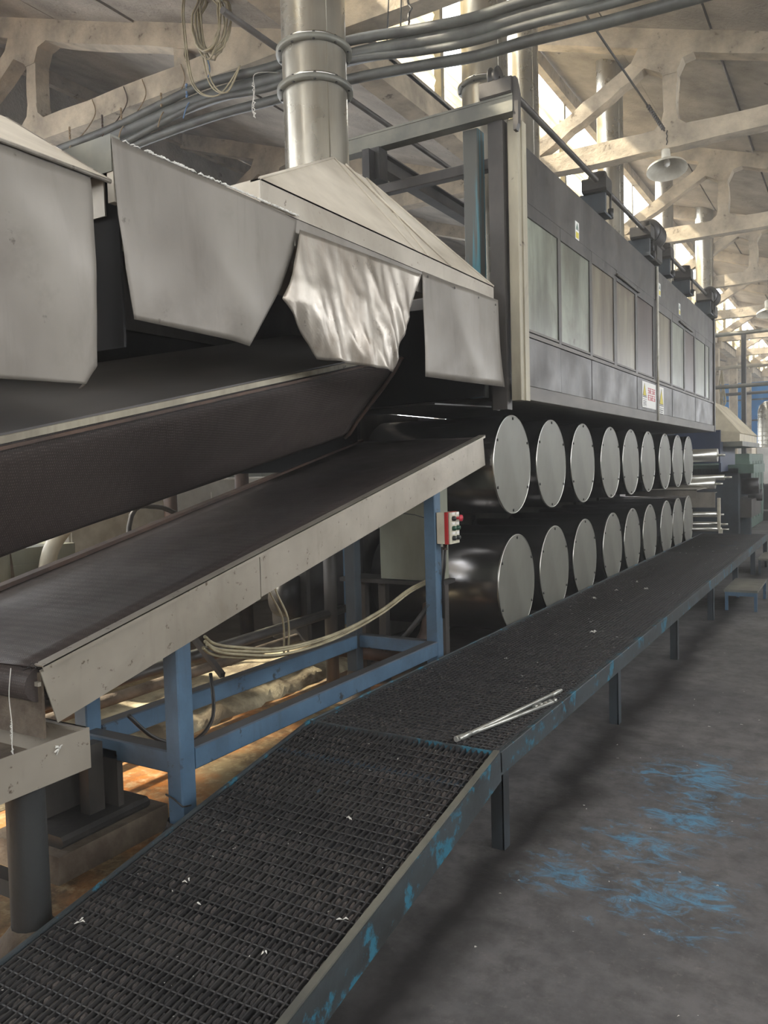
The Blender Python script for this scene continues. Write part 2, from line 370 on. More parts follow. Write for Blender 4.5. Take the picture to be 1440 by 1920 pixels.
# roof lights: mullions and corrugated sheets, some missing
for wi, px in enumerate(peaks):
    if wi == 1:
        b = MB(); b.box((px-.15, 2.8, 5.3), (px-.05, 30, ZP-.15)); b.build('upstand', 'panel', ceil)
    win = thing('window_%d' % (wi+1), None, None, (px-.1, 0, 5.3), kind='structure')
    mull = mesh_of(MB().box((-.04, -.035, 0), (.04, .035, ZP-5.46)), 'mullion', 'beige')
    for j in range(26): inst('mullion', mull, win, (px-.1, -4.4+2*j, 5.3))
    def corr(w, h):
        b = MB(); n = 24; vs = []; 
        for i in range(n+1):
            z = h*i/n; xo = .022*math.sin(i*math.pi/2)
            vs += [(xo, 0, z), (xo, w, z)]
        b.add(vs, [(2*i, 2*i+1, 2*i+3, 2*i+2) for i in range(n)]); return mesh_of(b, 'corrugated_sheet', 'sheet')
    lowm, midm, fullm = corr(1.94, .52), corr(1.94, .40), corr(1.94, 1.3)
    for j in range(26):
        y = -4.37+2*j
        pat = (0, 2, 1, 2, 0, 1, 3, 1, 0, 3)[(j+wi*3) % 10]
        if wi == 3: pat = 1
        if wi == 1 and 2 < y < 30: continue
        if wi == 1 and y < 3: pat = 5  # sheets left off this unseen stretch to let in sun and daylight
        if pat in (0, 1, 3): inst('corrugated_sheet', lowm, win, (px-.14, y, 5.31))
        if pat in (0, 3): inst('corrugated_sheet', midm, win, (px-.17, y, 6.05 if pat == 0 else 5.84))
        if pat == 2: inst('corrugated_sheet', fullm, win, (px-.14, y, 5.31))

# ------------------------------------------------------------------ concrete trusses
ORD = ['first', 'second', 'third', 'fourth', 'fifth', 'sixth', 'seventh', 'eighth', 'ninth', 'tenth', 'eleventh', 'twelfth', 'thirteenth', 'fourteenth']
BAYN = {-9.25: 'left-hand bay beyond the machine', -3.65: 'bay over the machine and walkway', -14.85: 'farthest left bay'}
def rough_bar(b, p0, p1, t, h, seed, n=14):
    """concrete member of thickness t across the truss and depth h, with wavering edges"""
    rnd = random.Random(seed); p0, p1 = Vector(p0), Vector(p1); d = (p1-p0).normalized(); u = Vector((-d.z, 0, d.x))
    vs = []
    for i in range(n+1):
        p = p0.lerp(p1, i/n); a = h/2+rnd.uniform(-.012, .012); c = h/2+rnd.uniform(-.012, .012)
        vs += [p+u*a+Vector((0, -t/2, 0)), p+u*a+Vector((0, t/2, 0)), p-u*c+Vector((0, t/2, 0)), p-u*c+Vector((0, -t/2, 0))]
    fs = [(4*i+k, 4*i+(k+1) % 4, 4*i+4+(k+1) % 4, 4*i+4+k) for i in range(n) for k in range(4)] + [(3, 2, 1, 0), (4*n, 4*n+1, 4*n+2, 4*n+3)]
    b.add(vs, fs)
def truss(px, y, label, s):
    t = thing('roof_truss', label, 'truss', (px+2.8, y, 5.12))
    T = .19; xn = px+1.8; zn = zs(xn, px)-.14
    b = MB(); rough_bar(b, (px-.05, y, 5.22), (px+PER-.2, y, 5.22), T, .22, s); b.build('bottom_chord', 'concrete', t)
    b = MB(); rough_bar(b, (px+.02, y, zs(px, px)-.12), (px+PER-.1, y, zs(px+PER-.1, px)-.09), T*.98, .23, s+1); b.build('top_chord', 'concrete', t)
    b = MB(); rough_bar(b, (px+.05, y, 5.30), (xn-.1, y, zn-.02), T*.9, .17, s+2); b.build('diagonal_brace', 'concrete', t)
    b = MB(); rough_bar(b, (xn, y, 5.26), (xn, y, zn), T*.86, .15, s+3, 8); b.build('vertical_strut', 'concrete', t)
    b = MB(); b.prism([(xn-.42, y-.09, zn-.12), (xn-.1, y-.09, zn-.30), (xn-.07, y-.09, zn-.34), (xn+.07, y-.09, zn-.34), (xn+.14, y-.09, zn-.2), (xn+.42, y-.09, zn-.14), (xn+.3, y-.09, zn+.02), (xn-.3, y-.09, zn+.1)], (0, .18, 0)); b.build('gusset', 'concrete', t)
    b = MB(); b.prism([(xn-.24, y-.09, 5.28), (xn+.24, y-.09, 5.28), (xn+.09, y-.09, 5.40), (xn+.07, y-.09, 5.5), (xn-.07, y-.09, 5.5), (xn-.09, y-.09, 5.4)], (0, .18, 0)); b.build('gusset', 'concrete', t)
    b = MB(); rough_bar(b, (px+3.9, y, 5.26), (px+3.9, y, zs(px+3.9, px)-.14), T*.8, .13, s+5, 6); b.build('vertical_strut', 'concrete', t)
k = 0
for px in (-14.85, -9.25, -3.65):
    for j in range(0, 13 if px > -14 else 6):
        y = 1.6+4*j
        truss(px, y, '%s flaking concrete truss from the camera in the %s' % (ORD[j], BAYN[px]), 100+k*10); k += 1
for j in range(2, 13):
    y = 1.6+4*j; b = MB(); b.bbox((-3.87, y-.13, 0), (-3.62, y+.13, 5.12), .02)
    b.box((-3.95, y-.16, 4.9), (-3.54, y+.16, 5.12))
    solo('concrete_column', b, 'concrete', '%s square concrete column from the camera behind the drying machine' % ORD[j-2], 'column', (-3.74, y, 0))

# ------------------------------------------------------------------ walkway and ramp
XL, XR, ZW, Y0, Y1 = -2.25, -1.27, .42, 3.01, 13.9
NB = 36; pitch = (XR-XL-.06)/NB
def grating(parent, ya, za, yb, zb, rp, nmax):
    d = Vector((0, yb-ya, zb-za)); L = d.length; d.normalize()
    up = Vector((0, -d.z, d.y))
    me = mesh_of(MB().bar(Vector((0, 0, 0)), d*L, .005, .026, up), 'bearing_bar', 'grate')
    for i in range(NB+1): inst('bearing_bar', me, parent, Vector((XL+.03+i*pitch, ya, za))-up*.013)
    nr = int(L/rp)
    rod = mesh_of(MB().tube([(0, 0, 0), (XR-XL-.04, 0, 0)], .0027, 6), 'cross_rod', 'grate')
    rest = MB()
    for j in range(1, nr):
        p = Vector((XL+.02, ya, za))+d*(j*rp)-up*.003
        if j <= nmax: inst('cross_rod', rod, parent, p)
        else: rest.tube([p, p+Vector((XR-XL-.04, 0, 0))], .004, 4)
    if rest.v: rest.build('far_cross_rods', 'grate', parent)['kind'] = 'stuff'
    # dirt and lint packed between the bars, one lump in each cell
    b = MB(); rnd = random.Random(3)
    for i in range(NB):
        for j in range(nr):
            x0 = XL+.033+i*pitch; x1 = x0+pitch-.006
            a = Vector((0, ya, za))+d*(j*rp+.005); c = Vector((0, ya, za))+d*((j+1)*rp-.005)
            lo = -.020; hi = -.003+rnd.uniform(-.007, .004)
            if rnd.random() < .06: hi = -.018
            q = []
            for p, xa in ((a, x0), (a, x1), (c, x1), (c, x0)): q.append(Vector((xa, p.y, p.z))+up*lo)
            mid = (a+c)/2
            e = (c-a)*.26
            for p, xa in ((a+e, x0+.006), (a+e, x1-.006), (c-e, x1-.006), (c-e, x0+.006)): q.append(Vector((xa, p.y, p.z))+up*(hi+rnd.uniform(-.003, .003)))
            b.add(q, [(4, 5, 6, 7), (0, 1, 5, 4), (1, 2, 6, 5), (2, 3, 7, 6), (3, 0, 4, 7)], True)
    b.build('packed_lint', 'lint', parent)['kind'] = 'stuff'
wk = thing('steel_walkway', 'long raised walkway of dark steel grating on blue legs beside the drums', 'walkway', (-1.76, Y0, 0))
grating(wk, Y0+.012, ZW, Y1, ZW, .036, 220)
b = MB(); b.bbox((XR-.012, Y0, ZW-.095), (XR, Y1, ZW+.004), .002); b.box((XR-.04, Y0, ZW-.012), (XR-.012, Y1, ZW-.002)); b.box((XR-.05, Y0, ZW-.095), (XR-.012, Y1, ZW-.087)); b.build('side_rail', 'wornblue', wk)
b = MB(); b.bbox((XL, Y0, ZW-.095), (XL+.012, Y1, ZW+.004), .002); b.box((XL+.012, Y0, ZW-.012), (XL+.04, Y1, ZW-.002)); b.build('side_rail', 'wornblue', wk)
b = MB(); b.box((XL, Y0-.004, ZW-.08), (XR, Y0+.008, ZW+.003)); b.build('end_rail', 'wornblue', wk)
b = MB(); b.box((XL, Y1, ZW-.08), (XR, Y1+.01, ZW+.003)); b.build('end_rail', 'wornblue', wk)
for j in range(7):
    y = Y0+.02+j*1.83 if j < 6 else Y1-.06
    for sx in (0, 1):
        b = MB()
        if sx: b.box((XR-.058, y, 0), (XR-.002, y+.006, ZW-.02)); b.box((XR-.008, y, 0), (XR-.0005, y+.06, ZW-.02))
        else: b.box((XL+.002, y, 0), (XL+.058, y+.006, ZW-.02)); b.box((XL, y, 0), (XL+.008, y+.06, ZW-.02))
        b.build('leg', 'bluedark', wk)
    b = MB(); b.bar((XL+.02, y+.03, ZW-.07), (XR-.02, y+.03, ZW-.07), .04, .03); b.build('cross_beam', 'bluedark', wk)
YR, ZR = .75, .018
rp_ = thing('access_ramp', 'dark grating ramp with lint-filled cells rising to the walkway', 'ramp', (-1.76, 1.9, 0))
grating(rp_, YR, ZR, Y0-.006, ZW, .047, 220)
for xa, xb in ((XL, XL+.012), (XR-.012, XR)):
    b = MB(); b.prism([(xa, YR-.05, .0), (xa, YR-.05, .012), (xa, Y0, ZW+.006), (xa, Y0, ZW-.115), (xa, YR+.62, .0)], (xb-xa, 0, 0)); b.build('side_rail', 'wornblue', rp_)
# crest strip and edge bead
b = MB(); b.bar((XR-.018, YR, ZR+.008), (XR-.018, Y0, ZW+.008), .024, .008); b.build('edge_strip', 'greysteel', rp_)

# aluminium tubes lying on the walkway
b = MB(); b.tube([(-1.475, 2.99+.05, .441), (-1.33, 3.96, .436)], .0095, 12); b.tube([(-1.471, 3.06, .441), (-1.462, 3.13, .441)], .012, 12); b.tube([(-1.345, 3.86, .436), (-1.333, 3.94, .436)], .0115, 12)
solo('aluminium_rod', b, 'aluminium', 'straight thin aluminium rod lying on the walkway grating', 'rod')
b = MB(); b.tube([(-1.49, 3.04, .437), (-1.385, 3.42, .436), (-1.30, 3.74, .436)], .009, 12); b.tube([(-1.49, 3.04, .437), (-1.475, 3.1, .437)], .0125, 12)
for i in range(5): b.tube([(-1.35+.012*i, 3.62+.035*i, .436), (-1.345+.012*i, 3.637+.035*i, .438)], .011+.002*(i % 2), 8)
solo('aluminium_rod', b, 'aluminium', 'aluminium rod with lint-wrapped fittings on its far end, on the grating', 'rod')
# low step beyond
t = thing('metal_step', 'low blue metal step standing on the floor beside the walkway', 'step', (-1.1, 9.6, 0))
b = MB(); b.box((-1.26, 9.15, .2), (-.93, 10.1, .225)); b.build('tread', 'greysteel', t)
for x in (-1.25, -.965):
    for y in (9.16, 10.06):
        b = MB(); b.box((x, y, 0), (x+.03, y+.03, .2)); b.build('leg', 'blue', t)
b = MB(); b.box((-1.25, 9.15, .16), (-.94, 9.165, .2)); b.build('apron', 'blue', t)
t = thing('metal_step', 'small metal step at the far end of the walkway', 'step', (-1.1, 12.6, 0))
b = MB(); b.box((-1.24, 12.2, .2), (-.95, 13.1, .225)); b.build('tread', 'greysteel', t)
for x in (-1.23, -.985):
    for y in (12.21, 13.06):
        b = MB(); b.box((x, y, 0), (x+.03, y+.03, .2)); b.build('leg', 'bluedark', t)

# ------------------------------------------------------------------ drying drums
XD, RD, LD = -2.35, .385, 1.14
def make_drum():
    t = thing('drying_drum', '', 'drum', (XD, 5.92, 1.615), 'steel drying drums under the cabinet')
    c = (XD, 5.92, 1.615)
    b = MB(); b.lathe(c, [(.02, -LD-.0), (RD, -LD), (RD, -.012)], 56, 0); b.build('shell', 'shell', t)
    b = MB(); b.lathe(c, [(RD-.001, -.014), (RD+.002, -.012), (RD+.002, -.001), (RD-.003, .002), (RD-.006, -.003)], 56, 0); b.build('rim', 'rim', t)
    b = MB(); n = 56
    vs = [Vector(c)+Vector((0, (RD-.0055)*math.cos(2*math.pi*k/n), (RD-.0055)*math.sin(2*math.pi*k/n))) for k in range(n)]
    b.add(vs, [tuple(range(n))]); p = b.build('end_plate', 'disc', t)
    bolt = mesh_of(MB().lathe((0, 0, 0), [(.011, 0), (.011, .006), (.001, .008)], 8, 0), 'bolt', 'black')
    for k in range(6):
        a = .5+k*math.pi/3; o = inst('bolt', bolt, p, (0, 0, 0)); o.location = (0, (RD-.026)*math.cos(a), (RD-.026)*math.sin(a))
    b = MB(); b.tube([(XD-LD-.12, 5.92, 1.615), (XD-LD, 5.92, 1.615)], .05, 14); b.build('journal', 'black', t)
    return t
d0_ = make_drum(); first = True
for row, (zc, ys) in enumerate(((1.615, (5.92, 6.84, 7.77, 8.78, 9.68, 10.58, 11.6, 12.5, 13.36)), (.675, (5.97, 6.885, 7.8, 8.83, 9.72, 10.64, 11.67, 12.48, 13.32)))):
    for i, y in enumerate(ys):
        o = d0_ if first else copy_tree(d0_); first = False
        o.location = (XD, y, zc)
        o['label'] = '%s big steel drum of the %s row, counted from the control box' % (ORD[i], ('upper', 'lower')[row])
        if i == 1 and row == 0: o['label'] = 'second big steel drum of the upper row, its end plate blotched with pale streaks'
# frame that carries the drums (behind) 
t = thing('drum_frame', 'dark machine side frame carrying the drums at their far ends', 'frame', (-3.58, 9.6, 0))
b = MB(); b.box((-3.60, 5.5, .0), (-3.50, 13.9, .12)); b.build('sill', 'black', t)
for z in (1.15,): b = MB(); b.box((-3.60, 5.5, z-.06), (-3.55, 13.9, z+.06)); b.build('rail', 'black', t)
for j in range(8): b = MB(); b.box((-3.60, 5.5+j*1.18, .12), (-3.56, 5.6+j*1.18, 2.08)); b.build('upright', 'black', t)
b = MB(); b.box((-3.64, 5.45, 0), (-3.605, 14, 2.09)); b.build('back_sheet', 'darksteel', t)
# steel tray between the rows at the far end
b = MB(); b.box((-3.45, 13.78, 1.13), (-2.3, 14.9, 1.145)); b.box((-3.45, 13.78, 1.0), (-2.3, 13.79, 1.145)); 
solo('drip_tray', b, 'steel', 'bright steel drip tray jutting out between the last drums', 'tray')

# ------------------------------------------------------------------ drying cabinet
cab = thing('drying_cabinet', 'long dark steel drying cabinet with fogged panes above the drums', 'cabinet', (-2.1, 5.48, 2.09))
CX = -2.10; CB = 2.08; CT = 3.91
b = MB(); b.box((-3.5, 5.5, 2.10), (CX-.03, 14.18, 2.90)); b.build('housing', 'cab', cab)
b = MB(); b.box((CX-.07, 5.5, 2.9), (CX-.03, 14.18, 3.86)); b.build('inner_sheet', 'darksteel', cab)
for y in (5.6, 7.63, 9.9, 11.9, 14.0):
    b = MB(); b.bbox((-3.3, y-.04, 3.78), (CX-.07, y+.04, 3.86), .006); b.build('top_beam', 'darksteel', cab)
    b = MB(); b.bbox((-3.34, y-.04, 2.9), (-3.26, y+.04, 3.78), .006); b.build('top_post', 'darksteel', cab)
b = MB(); b.prism([(CX-.03, 5.48, 3.52), (CX, 5.48, 3.52), (CX, 5.48, CT), (CX-.06, 5.48, CT+.01), (CX-.06, 5.48, CT-.03), (CX-.03, 5.48, CT-.03)], (0, 4.42, 0)); b.build('fascia', 'cab', cab)
b = MB(); b.prism([(CX-.03, 9.92, 3.52), (CX, 9.92, 3.52), (CX, 9.92, CT-.02), (CX-.06, 9.92, CT-.01), (CX-.06, 9.92, CT-.05), (CX-.03, 9.92, CT-.05)], (0, 4.26, 0)); b.build('fascia', 'cab', cab)
wins = [(5.59, 6.35, 'pane'), (6.41, 7.22, 'pane'), (7.29, 8.04, 'pane2'), (8.14, 8.92, 'pane2'), (9.01, 9.78, 'pane3'),
        (10.03, 10.80, 'pane2'), (10.89, 11.68, 'pane'), (11.76, 12.48, 'pane3'), (12.57, 13.40, 'pane'), (13.50, 13.80, 'pane')]
ed = 5.48
for i, (a, c, mm) in enumerate(wins):
    zt = 3.42; zb = 2.59
    b = MB(); b.box((CX-.03, ed, zb-.03), (CX-.004, a, 3.52)); b.build('mullion', 'cab', cab); ed = c
    b = MB(); b.box((CX-.026, a, zb), (CX-.014, c, zt)); p = b.build('window_pane', mm, cab, {'pane': 'fogged pale green pane', 'pane2': 'brown-streaked pane', 'pane3': 'dark rusty pane'}[mm])
    b = MB(); b.box((CX-.03, a, zt), (CX-.002, c, 3.52)); b.build('head_rail', 'cab', cab)
    b = MB(); b.box((CX-.012, a, zb), (CX-.006, a+.018, zt)); b.box((CX-.012, a+.018, zb), (CX-.006, c, zb+.018)); b.build('pane_bead', 'cablight', cab)
b = MB(); b.box((CX-.03, ed, 2.56), (CX-.004, 14.18, 3.52)); b.build('mullion', 'cab', cab)
b = MB(); b.box((CX-.03, 5.48, 2.545), (CX+.006, 14.18, 2.575)); b.build('sill_rail', 'cablight', cab)
ed = 5.48
for i, c in enumerate((6.38, 7.25, 8.09, 8.96, 9.90, 10.84, 11.72, 12.52, 13.45, 14.18)):
    b = MB(); b.box((CX-.03, ed+.006, 2.19), (CX-.001-(i % 2)*.003, c-.006, 2.54)); b.build('lower_panel', 'cab', cab); ed = c
b = MB(); b.bbox((CX-.05, 5.44, CB), (CX+.012, 14.22, 2.185), .004); b.build('bottom_rail', 'cablight', cab)
b = MB(); b.box((-3.5, 5.46, CB), (CX-.05, 14.2, 2.10)); b.build('underside_plate', 'darksteel', cab)
b = MB(); b.tube([(CX+.018, 9.91, 2.1), (CX+.018, 9.91, CT)], .016, 8); b.build('divider_pipe', 'enamel', cab)
b = MB(); b.box((CX-.04, 14.18, CB), (CX+.02, 14.26, 3.93)); b.build('end_post', 'darksteel', cab)
for y in (8.1, 11.3):
    b = MB(); b.tube([(CX+.012, y, 3.47), (CX+.012, y+.95, 3.46)], .012, 8); b.build('handle_bar', 'cablight', cab)
# labels stuck on the fascia and lower panels
def sign(name, label, y, z, wd, h, kind):
    t = thing(name, label, 'sign', (CX+.006, y, z)); x = CX+.004 if kind == 'tiny' else CX+.002
    b = MB(); b.box((x-.003, y, z), (x+.002, y+wd, z+h)); b.build('backing', 'white', t)
    X = x+.003
    def rect(y0, z0, y1, z1, m, nm): q = MB(); q.box((x+.0015, y+wd*y0, z+h*z0), (X, y+wd*y1, z+h*z1)); q.build(nm, m, t)
    def tri(y0, z0, y1, z1, m, nm, d=0): q = MB(); q.prism([(x+.0015, y+wd*y0, z+h*z0), (x+.0015, y+wd*y1, z+h*z0), (x+.0015, y+wd*(y0+y1)/2, z+h*z1)], (.0015+d, 0, 0)); q.build(nm, m, t)
    if kind == 'tiny':
        rect(.1, .55, .9, .58, 'ink', 'rule'); tri(.15, .6, .85, .95, 'fargreen', 'symbol'); rect(.12, .08, .88, .42, 'yellow', 'text_block')
    elif kind == 'warn':
        tri(.08, .43, .92, .95, 'ink', 'symbol'); tri(.16, .45, .84, .90, 'yellow', 'symbol', .001)
        rect(.42, .49, .58, .53, 'ink', 'symbol_mark'); rect(.46, .55, .54, .72, 'ink', 'symbol_mark')
        rect(.06, .385, .94, .41, 'ink', 'rule'); rect(.06, .31, .94, .325, 'ink', 'rule'); rect(.06, .07, .94, .085, 'ink', 'rule')
        for i in range(3): rect(.14, .12+i*.06, .86-.1*(i % 2), .145+i*.06, 'ink', 'text_line')
    else:
        tri(.03, .44, .29, .95, 'ink', 'symbol'); tri(.055, .46, .265, .90, 'yellow', 'symbol', .001)
        rect(.14, .50, .18, .54, 'ink', 'symbol_mark'); rect(.03, .39, .31, .42, 'ink', 'rule'); rect(.03, .31, .31, .325, 'ink', 'rule'); rect(.03, .06, .31, .075, 'ink', 'rule')
        for i in range(3): rect(.06, .11+i*.06, .28, .135+i*.06, 'ink', 'text_line')
        rnd = random.Random(5)
        for r_ in range(2):                           # two lines of four red characters, built from strokes
            for c_ in range(4):
                y0 = .40+c_*.14; z0 = .58-r_*.27; wc, hc = .12, .22
                q = MB()
                def st(a, bb, cc, dd): q.box((x+.0015, y+wd*(y0+wc*a), z+h*(z0+hc*bb)), (X, y+wd*(y0+wc*cc), z+h*(z0+hc*dd)))
                st(.0, .85, 1, .97); st(.42, .0, .58, 1); st(.08, .45, .92, .57); st(0, .0, 1, .11)
                if (r_+c_) % 2: st(.0, .1, .14, .9)
                else: st(.84, .1, 1, .5)
                if c_ % 2: st(.2, .22, .8, .32)
                q.build('character', 'redink', t)
sign('caution_notice', 'white notice with yellow triangle and red characters on the cabinet base', 9.17, 2.225, .68, .29, 'notice')
sign('warning_sign', 'narrow white and yellow triangle warning sign right of the divider pipe', 10.02, 2.14, .27, .375, 'warn')
sign('warning_sticker', 'nearest small yellow and green sticker high on the cabinet fascia', 6.79, 3.52, .10, .15, 'tiny')
sign('warning_sticker', 'small sticker on the fascia just beyond the divider pipe', 10.05, 3.6, .10, .15, 'tiny')
sign('warning_sticker', 'farthest small sticker on the cabinet fascia', 11.28, 3.56, .10, .15, 'tiny')

# ------------------------------------------------------------------ steelwork on the near end of the cabinet
b = MB(); b.box((-3.7, 5.19, 4.085), (-2.02, 5.29, 4.10)); b.box((-3.7, 5.19, 3.98), (-2.02, 5.29, 3.995)); b.box((-3.7, 5.27, 3.995), (-2.02, 5.285, 4.085)); b.box((-3.7, 5.195, 3.995), (-2.02, 5.205, 4.085))
solo('lifting_frame_beam', b, 'greysteel', 'grey steel cross beam on top of the posts at the cabinet end', 'beam')
b = MB(); b.bbox((-2.44, 5.30, 2.1), (-2.325, 5.42, 3.98), .008)
b2 = solo('steel_post', b, 'teal', 'steel post with teal paint patches under the cross beam', 'post', (-2.38, 5.34, 2.1))
b = MB(); b.box((-2.235, 5.27, 2.0), (-2.125, 5.285, 3.98)); b.box((-2.235, 5.285, 2.0), (-2.22, 5.36, 3.98)); b.box((-2.14, 5.285, 2.0), (-2.125, 5.36, 3.98))
solo('steel_post', b, 'darksteel', 'dark brown channel post between teal post and beige channel', 'post', (-2.18, 5.3, 2))
b = MB(); b.bbox((-2.105, 5.30, 2.06), (-2.03, 5.40, 3.98), .005); b.box((-2.03, 5.36, 2.06), (-2.02, 5.44, 3.98))
solo('steel_post', b, 'beige', 'pale beige channel post against the cabinet corner', 'post', (-2.07, 5.35, 2.06))
for (x, z, lb) in ((-3.15, 3.93, 'dark steel I-beam running back from the cross beam over the cabinet'),):
    b = MB(); b.box((x-.05, 5.3, z+.055), (x+.05, 14, z+.065)); b.box((x-.05, 5.3, z-.065), (x+.05, 14, z-.055)); b.box((x-.005, 5.3, z-.055), (x+.005, 14, z+.055))
    solo('steel_beam', b, 'darksteel', lb, 'beam')
b = MB(); b.tube([(-3.4, 3.9, 4.46), (-3.4, 12.5, 4.48)], .022, 10); solo('overhead_pipe', b, 'darksteel', 'thin dark pipe running lengthwise above the cross beam', 'pipe')
b = MB(); b.box((-3.2, 5.18, 3.75), (-3.06, 5.3, 3.98)); b.box((-3.16, 5.1, 3.6), (-3.1, 5.18, 3.95)); solo('bracket', b, 'black', 'black bracket under the cross beam beside the near chimney', 'bracket')
# pulley block
t = thing('pulley_block', 'rusty bearing block with pulley wheel on the corner of the cross beam', 'pulley', (-2.1, 5.25, 4.1))
b = MB(); b.bbox((-2.25, 5.17, 4.10), (-2.02, 5.32, 4.21), .01); b.build('housing', 'darksteel', t)
b = MB(); b.lathe((-2.16, 5.25, 4.24), [(.02, -.03), (.085, -.03), (.085, -.02), (.07, -.015), (.07, .015), (.085, .02), (.085, .03), (.02, .03)], 24, 0); b.build('wheel', 'black', t)
b = MB(); b.prism([(-2.06, 5.2, 4.21), (-2.0, 5.2, 4.21), (-1.98, 5.2, 4.1), (-1.985, 5.2, 3.9), (-2.0, 5.2, 3.86), (-2.02, 5.2, 3.86), (-2.02, 5.2, 4.1)], (0, .05, 0)); b.build('guard', 'darksteel', t)
# drive shaft with gearboxes
b = MB(); b.tube([(-2.12, 5.3, 4.225), (-2.12, 13.95, 4.235)], .024, 12); solo('drive_shaft', b, 'darksteel', 'long thin drive shaft running above the cabinet top', 'shaft')
def gearbox(y, big, lb):
    t = thing('gearbox', lb, 'gearbox', (-2.15, y, 3.92))
    b = MB(); b.box((-2.33, y-.12, 3.915), (-2.04, y+.12, 3.935)); b.bbox((-2.30, y-.02, 3.935), (-2.06, y+.02, 4.14), .004); b.build('bracket', 'bluedark', t)
    b = MB(); b.bbox((-2.26, y-.10, 4.13), (-2.03, y+.10, 4.26), .02); b.build('case', 'black', t)
    b = MB(); b.lathe((-2.14, y, 4.235), [(.02, -.06), (.09, -.06), (.10, -.03), (.10, .03), (.09, .08), (.03, .08)], 20, 0); b.build('cover', 'black', t)
    b = MB(); b.tube([(-2.06, y+.16, 4.24), (-2.06, y+.16, 3.93)], .011, 8); b.tube([(-2.06, y+.16, 4.02), (-2.06, y+.16, 3.93)], .028, 8); b.build('lifting_screw', 'black', t)
    if big:
        b = MB(); b.tube([(-2.12, y+.10, 4.24), (-2.12, y+.16, 4.26), (-2.12, y+.55, 4.26), (-2.12, y+.62, 4.24)], [.10, .13, .13, .09], 20); o = b.build('motor', 'black', t)
        for i in range(7):
            q = MB(); q.lathe((0, 0, 0), [(.13, 0), (.145, 0), (.145, .012), (.13, .012)], 20); 
            for v in q.v: v.xyz = (v.x-2.12, y+.2+i*.045+v.z, v.y+4.26)
            q.build('cooling_fin', 'black', o)
        b = MB(); b.bbox((-2.2, y+.22, 3.93), (-2.03, y+.5, 4.12), .02); b.build('base', 'black', t)
gearbox(7.63, 0, 'nearest black gearbox on a blue bracket above the cabinet')
gearbox(9.45, 1, 'black gear motor above the notice and divider pipe')
gearbox(10.55, 0, 'black gearbox just beyond the gear motor on the drive shaft')
gearbox(11.9, 0, 'black gearbox on blue bracket near the far end of the shaft')
gearbox(13.7, 1, 'farthest black gear motor at the end of the cabinet')

# ------------------------------------------------------------------ chimneys
def chimney(x, y, r, z0, z1, fl, label):
    t = thing('chimney', label, 'chimney', (x, y, z0))
    b = MB(); b.lathe((x, y, 0), [(r, z0), (r, z1)], 40); b.build('pipe', 'duct', t)
    b = MB(); b.tube([(x+r*.85, y-r*.53, z0), (x+r*.85, y-r*.53, z1)], .003, 6); b.build('seam', 'duct', t)
    for z in fl:
        b = MB(); b.lathe((x, y, z), [(r, -.014), (r+.035, -.014), (r+.035, 0), (r+.035, .014), (r, .014)], 40); f = b.build('flange', 'greysteel', t)
        b = MB(); b.lathe((x, y, z+.03), [(r, -.012), (r+.01, -.005), (r+.01, .005), (r, .012)], 40); b.build('bead', 'rim', t)
        bm = mesh_of(MB().box((-.006, -.006, -.02), (.006, .006, .025)), 'flange_bolt', 'black')
        for k in range(10):
            a = .3+k*math.pi/5; o = inst('flange_bolt', bm, f, (0, 0, 0)); o.location = Vector((x+(r+.02)*math.cos(a), y+(r+.02)*math.sin(a), z))-WL[t]
chimney(-2.82, 4.04, .192, 3.1, 9.0, (3.865, 4.09), 'near big steel chimney pipe with two bolted flanges on the hood')
chimney(-2.71, 6.35, .192, 2.9, 9.0, (4.75,), 'steel chimney pipe just behind the pulley block')
chimney(-2.95, 7.9, .15, 2.9, 9.0, (), 'narrower steel chimney pipe half hidden by the one behind the pulley')
chimney(-2.80, 10.6, .165, 2.9, 9.0, (), 'steel chimney pipe rising beside the pendant lamp')
chimney(-3.0, 14.9, .15, 2.1, 9.0, (), 'steel chimney pipe beyond the gear motor')
chimney(-2.75, 17.5, .17, 2.6, 9.0, (), 'steel chimney pipe standing on the far beige hood')
b = MB()
for y in (6.35, 7.9, 10.6): b.lathe((-2.8, y, 3.87), [(.3, 0), (.3, .02), (.22, .05)], 24)

# ------------------------------------------------------------------ hoods and hanging sheets over the entry
def sheetgrid(L, R, ns, nt, f):
    """ruled sheet between polylines L and R in (y,z); f(s,t) gives x"""
    def samp(P, t):
        n = len(P)-1; q = min(int(t*n), n-1); u = t*n-q
        return (P[q][0]+(P[q+1][0]-P[q][0])*u, P[q][1]+(P[q+1][1]-P[q][1])*u)
    b = MB(); vs = []
    for j in range(nt+1):
        t = j/nt; a = samp(L, t); c = samp(R, t)
        for i in range(ns+1):
            s = i/ns; y = a[0]+(c[0]-a[0])*s; z = a[1]+(c[1]-a[1])*s
            vs.append((f(s, t, y, z), y, z))
    b.add(vs, [(j*(ns+1)+i, j*(ns+1)+i+1, (j+1)*(ns+1)+i+1, (j+1)*(ns+1)+i) for j in range(nt) for i in range(ns)], True)
    return b
def wob(y, z, k=1.): return k*(math.sin(y*7.1+z*3.3)+.7*math.sin(y*3.7-z*8.1+1)+.5*math.sin(y*13+z*11+2))
HX = -2.15
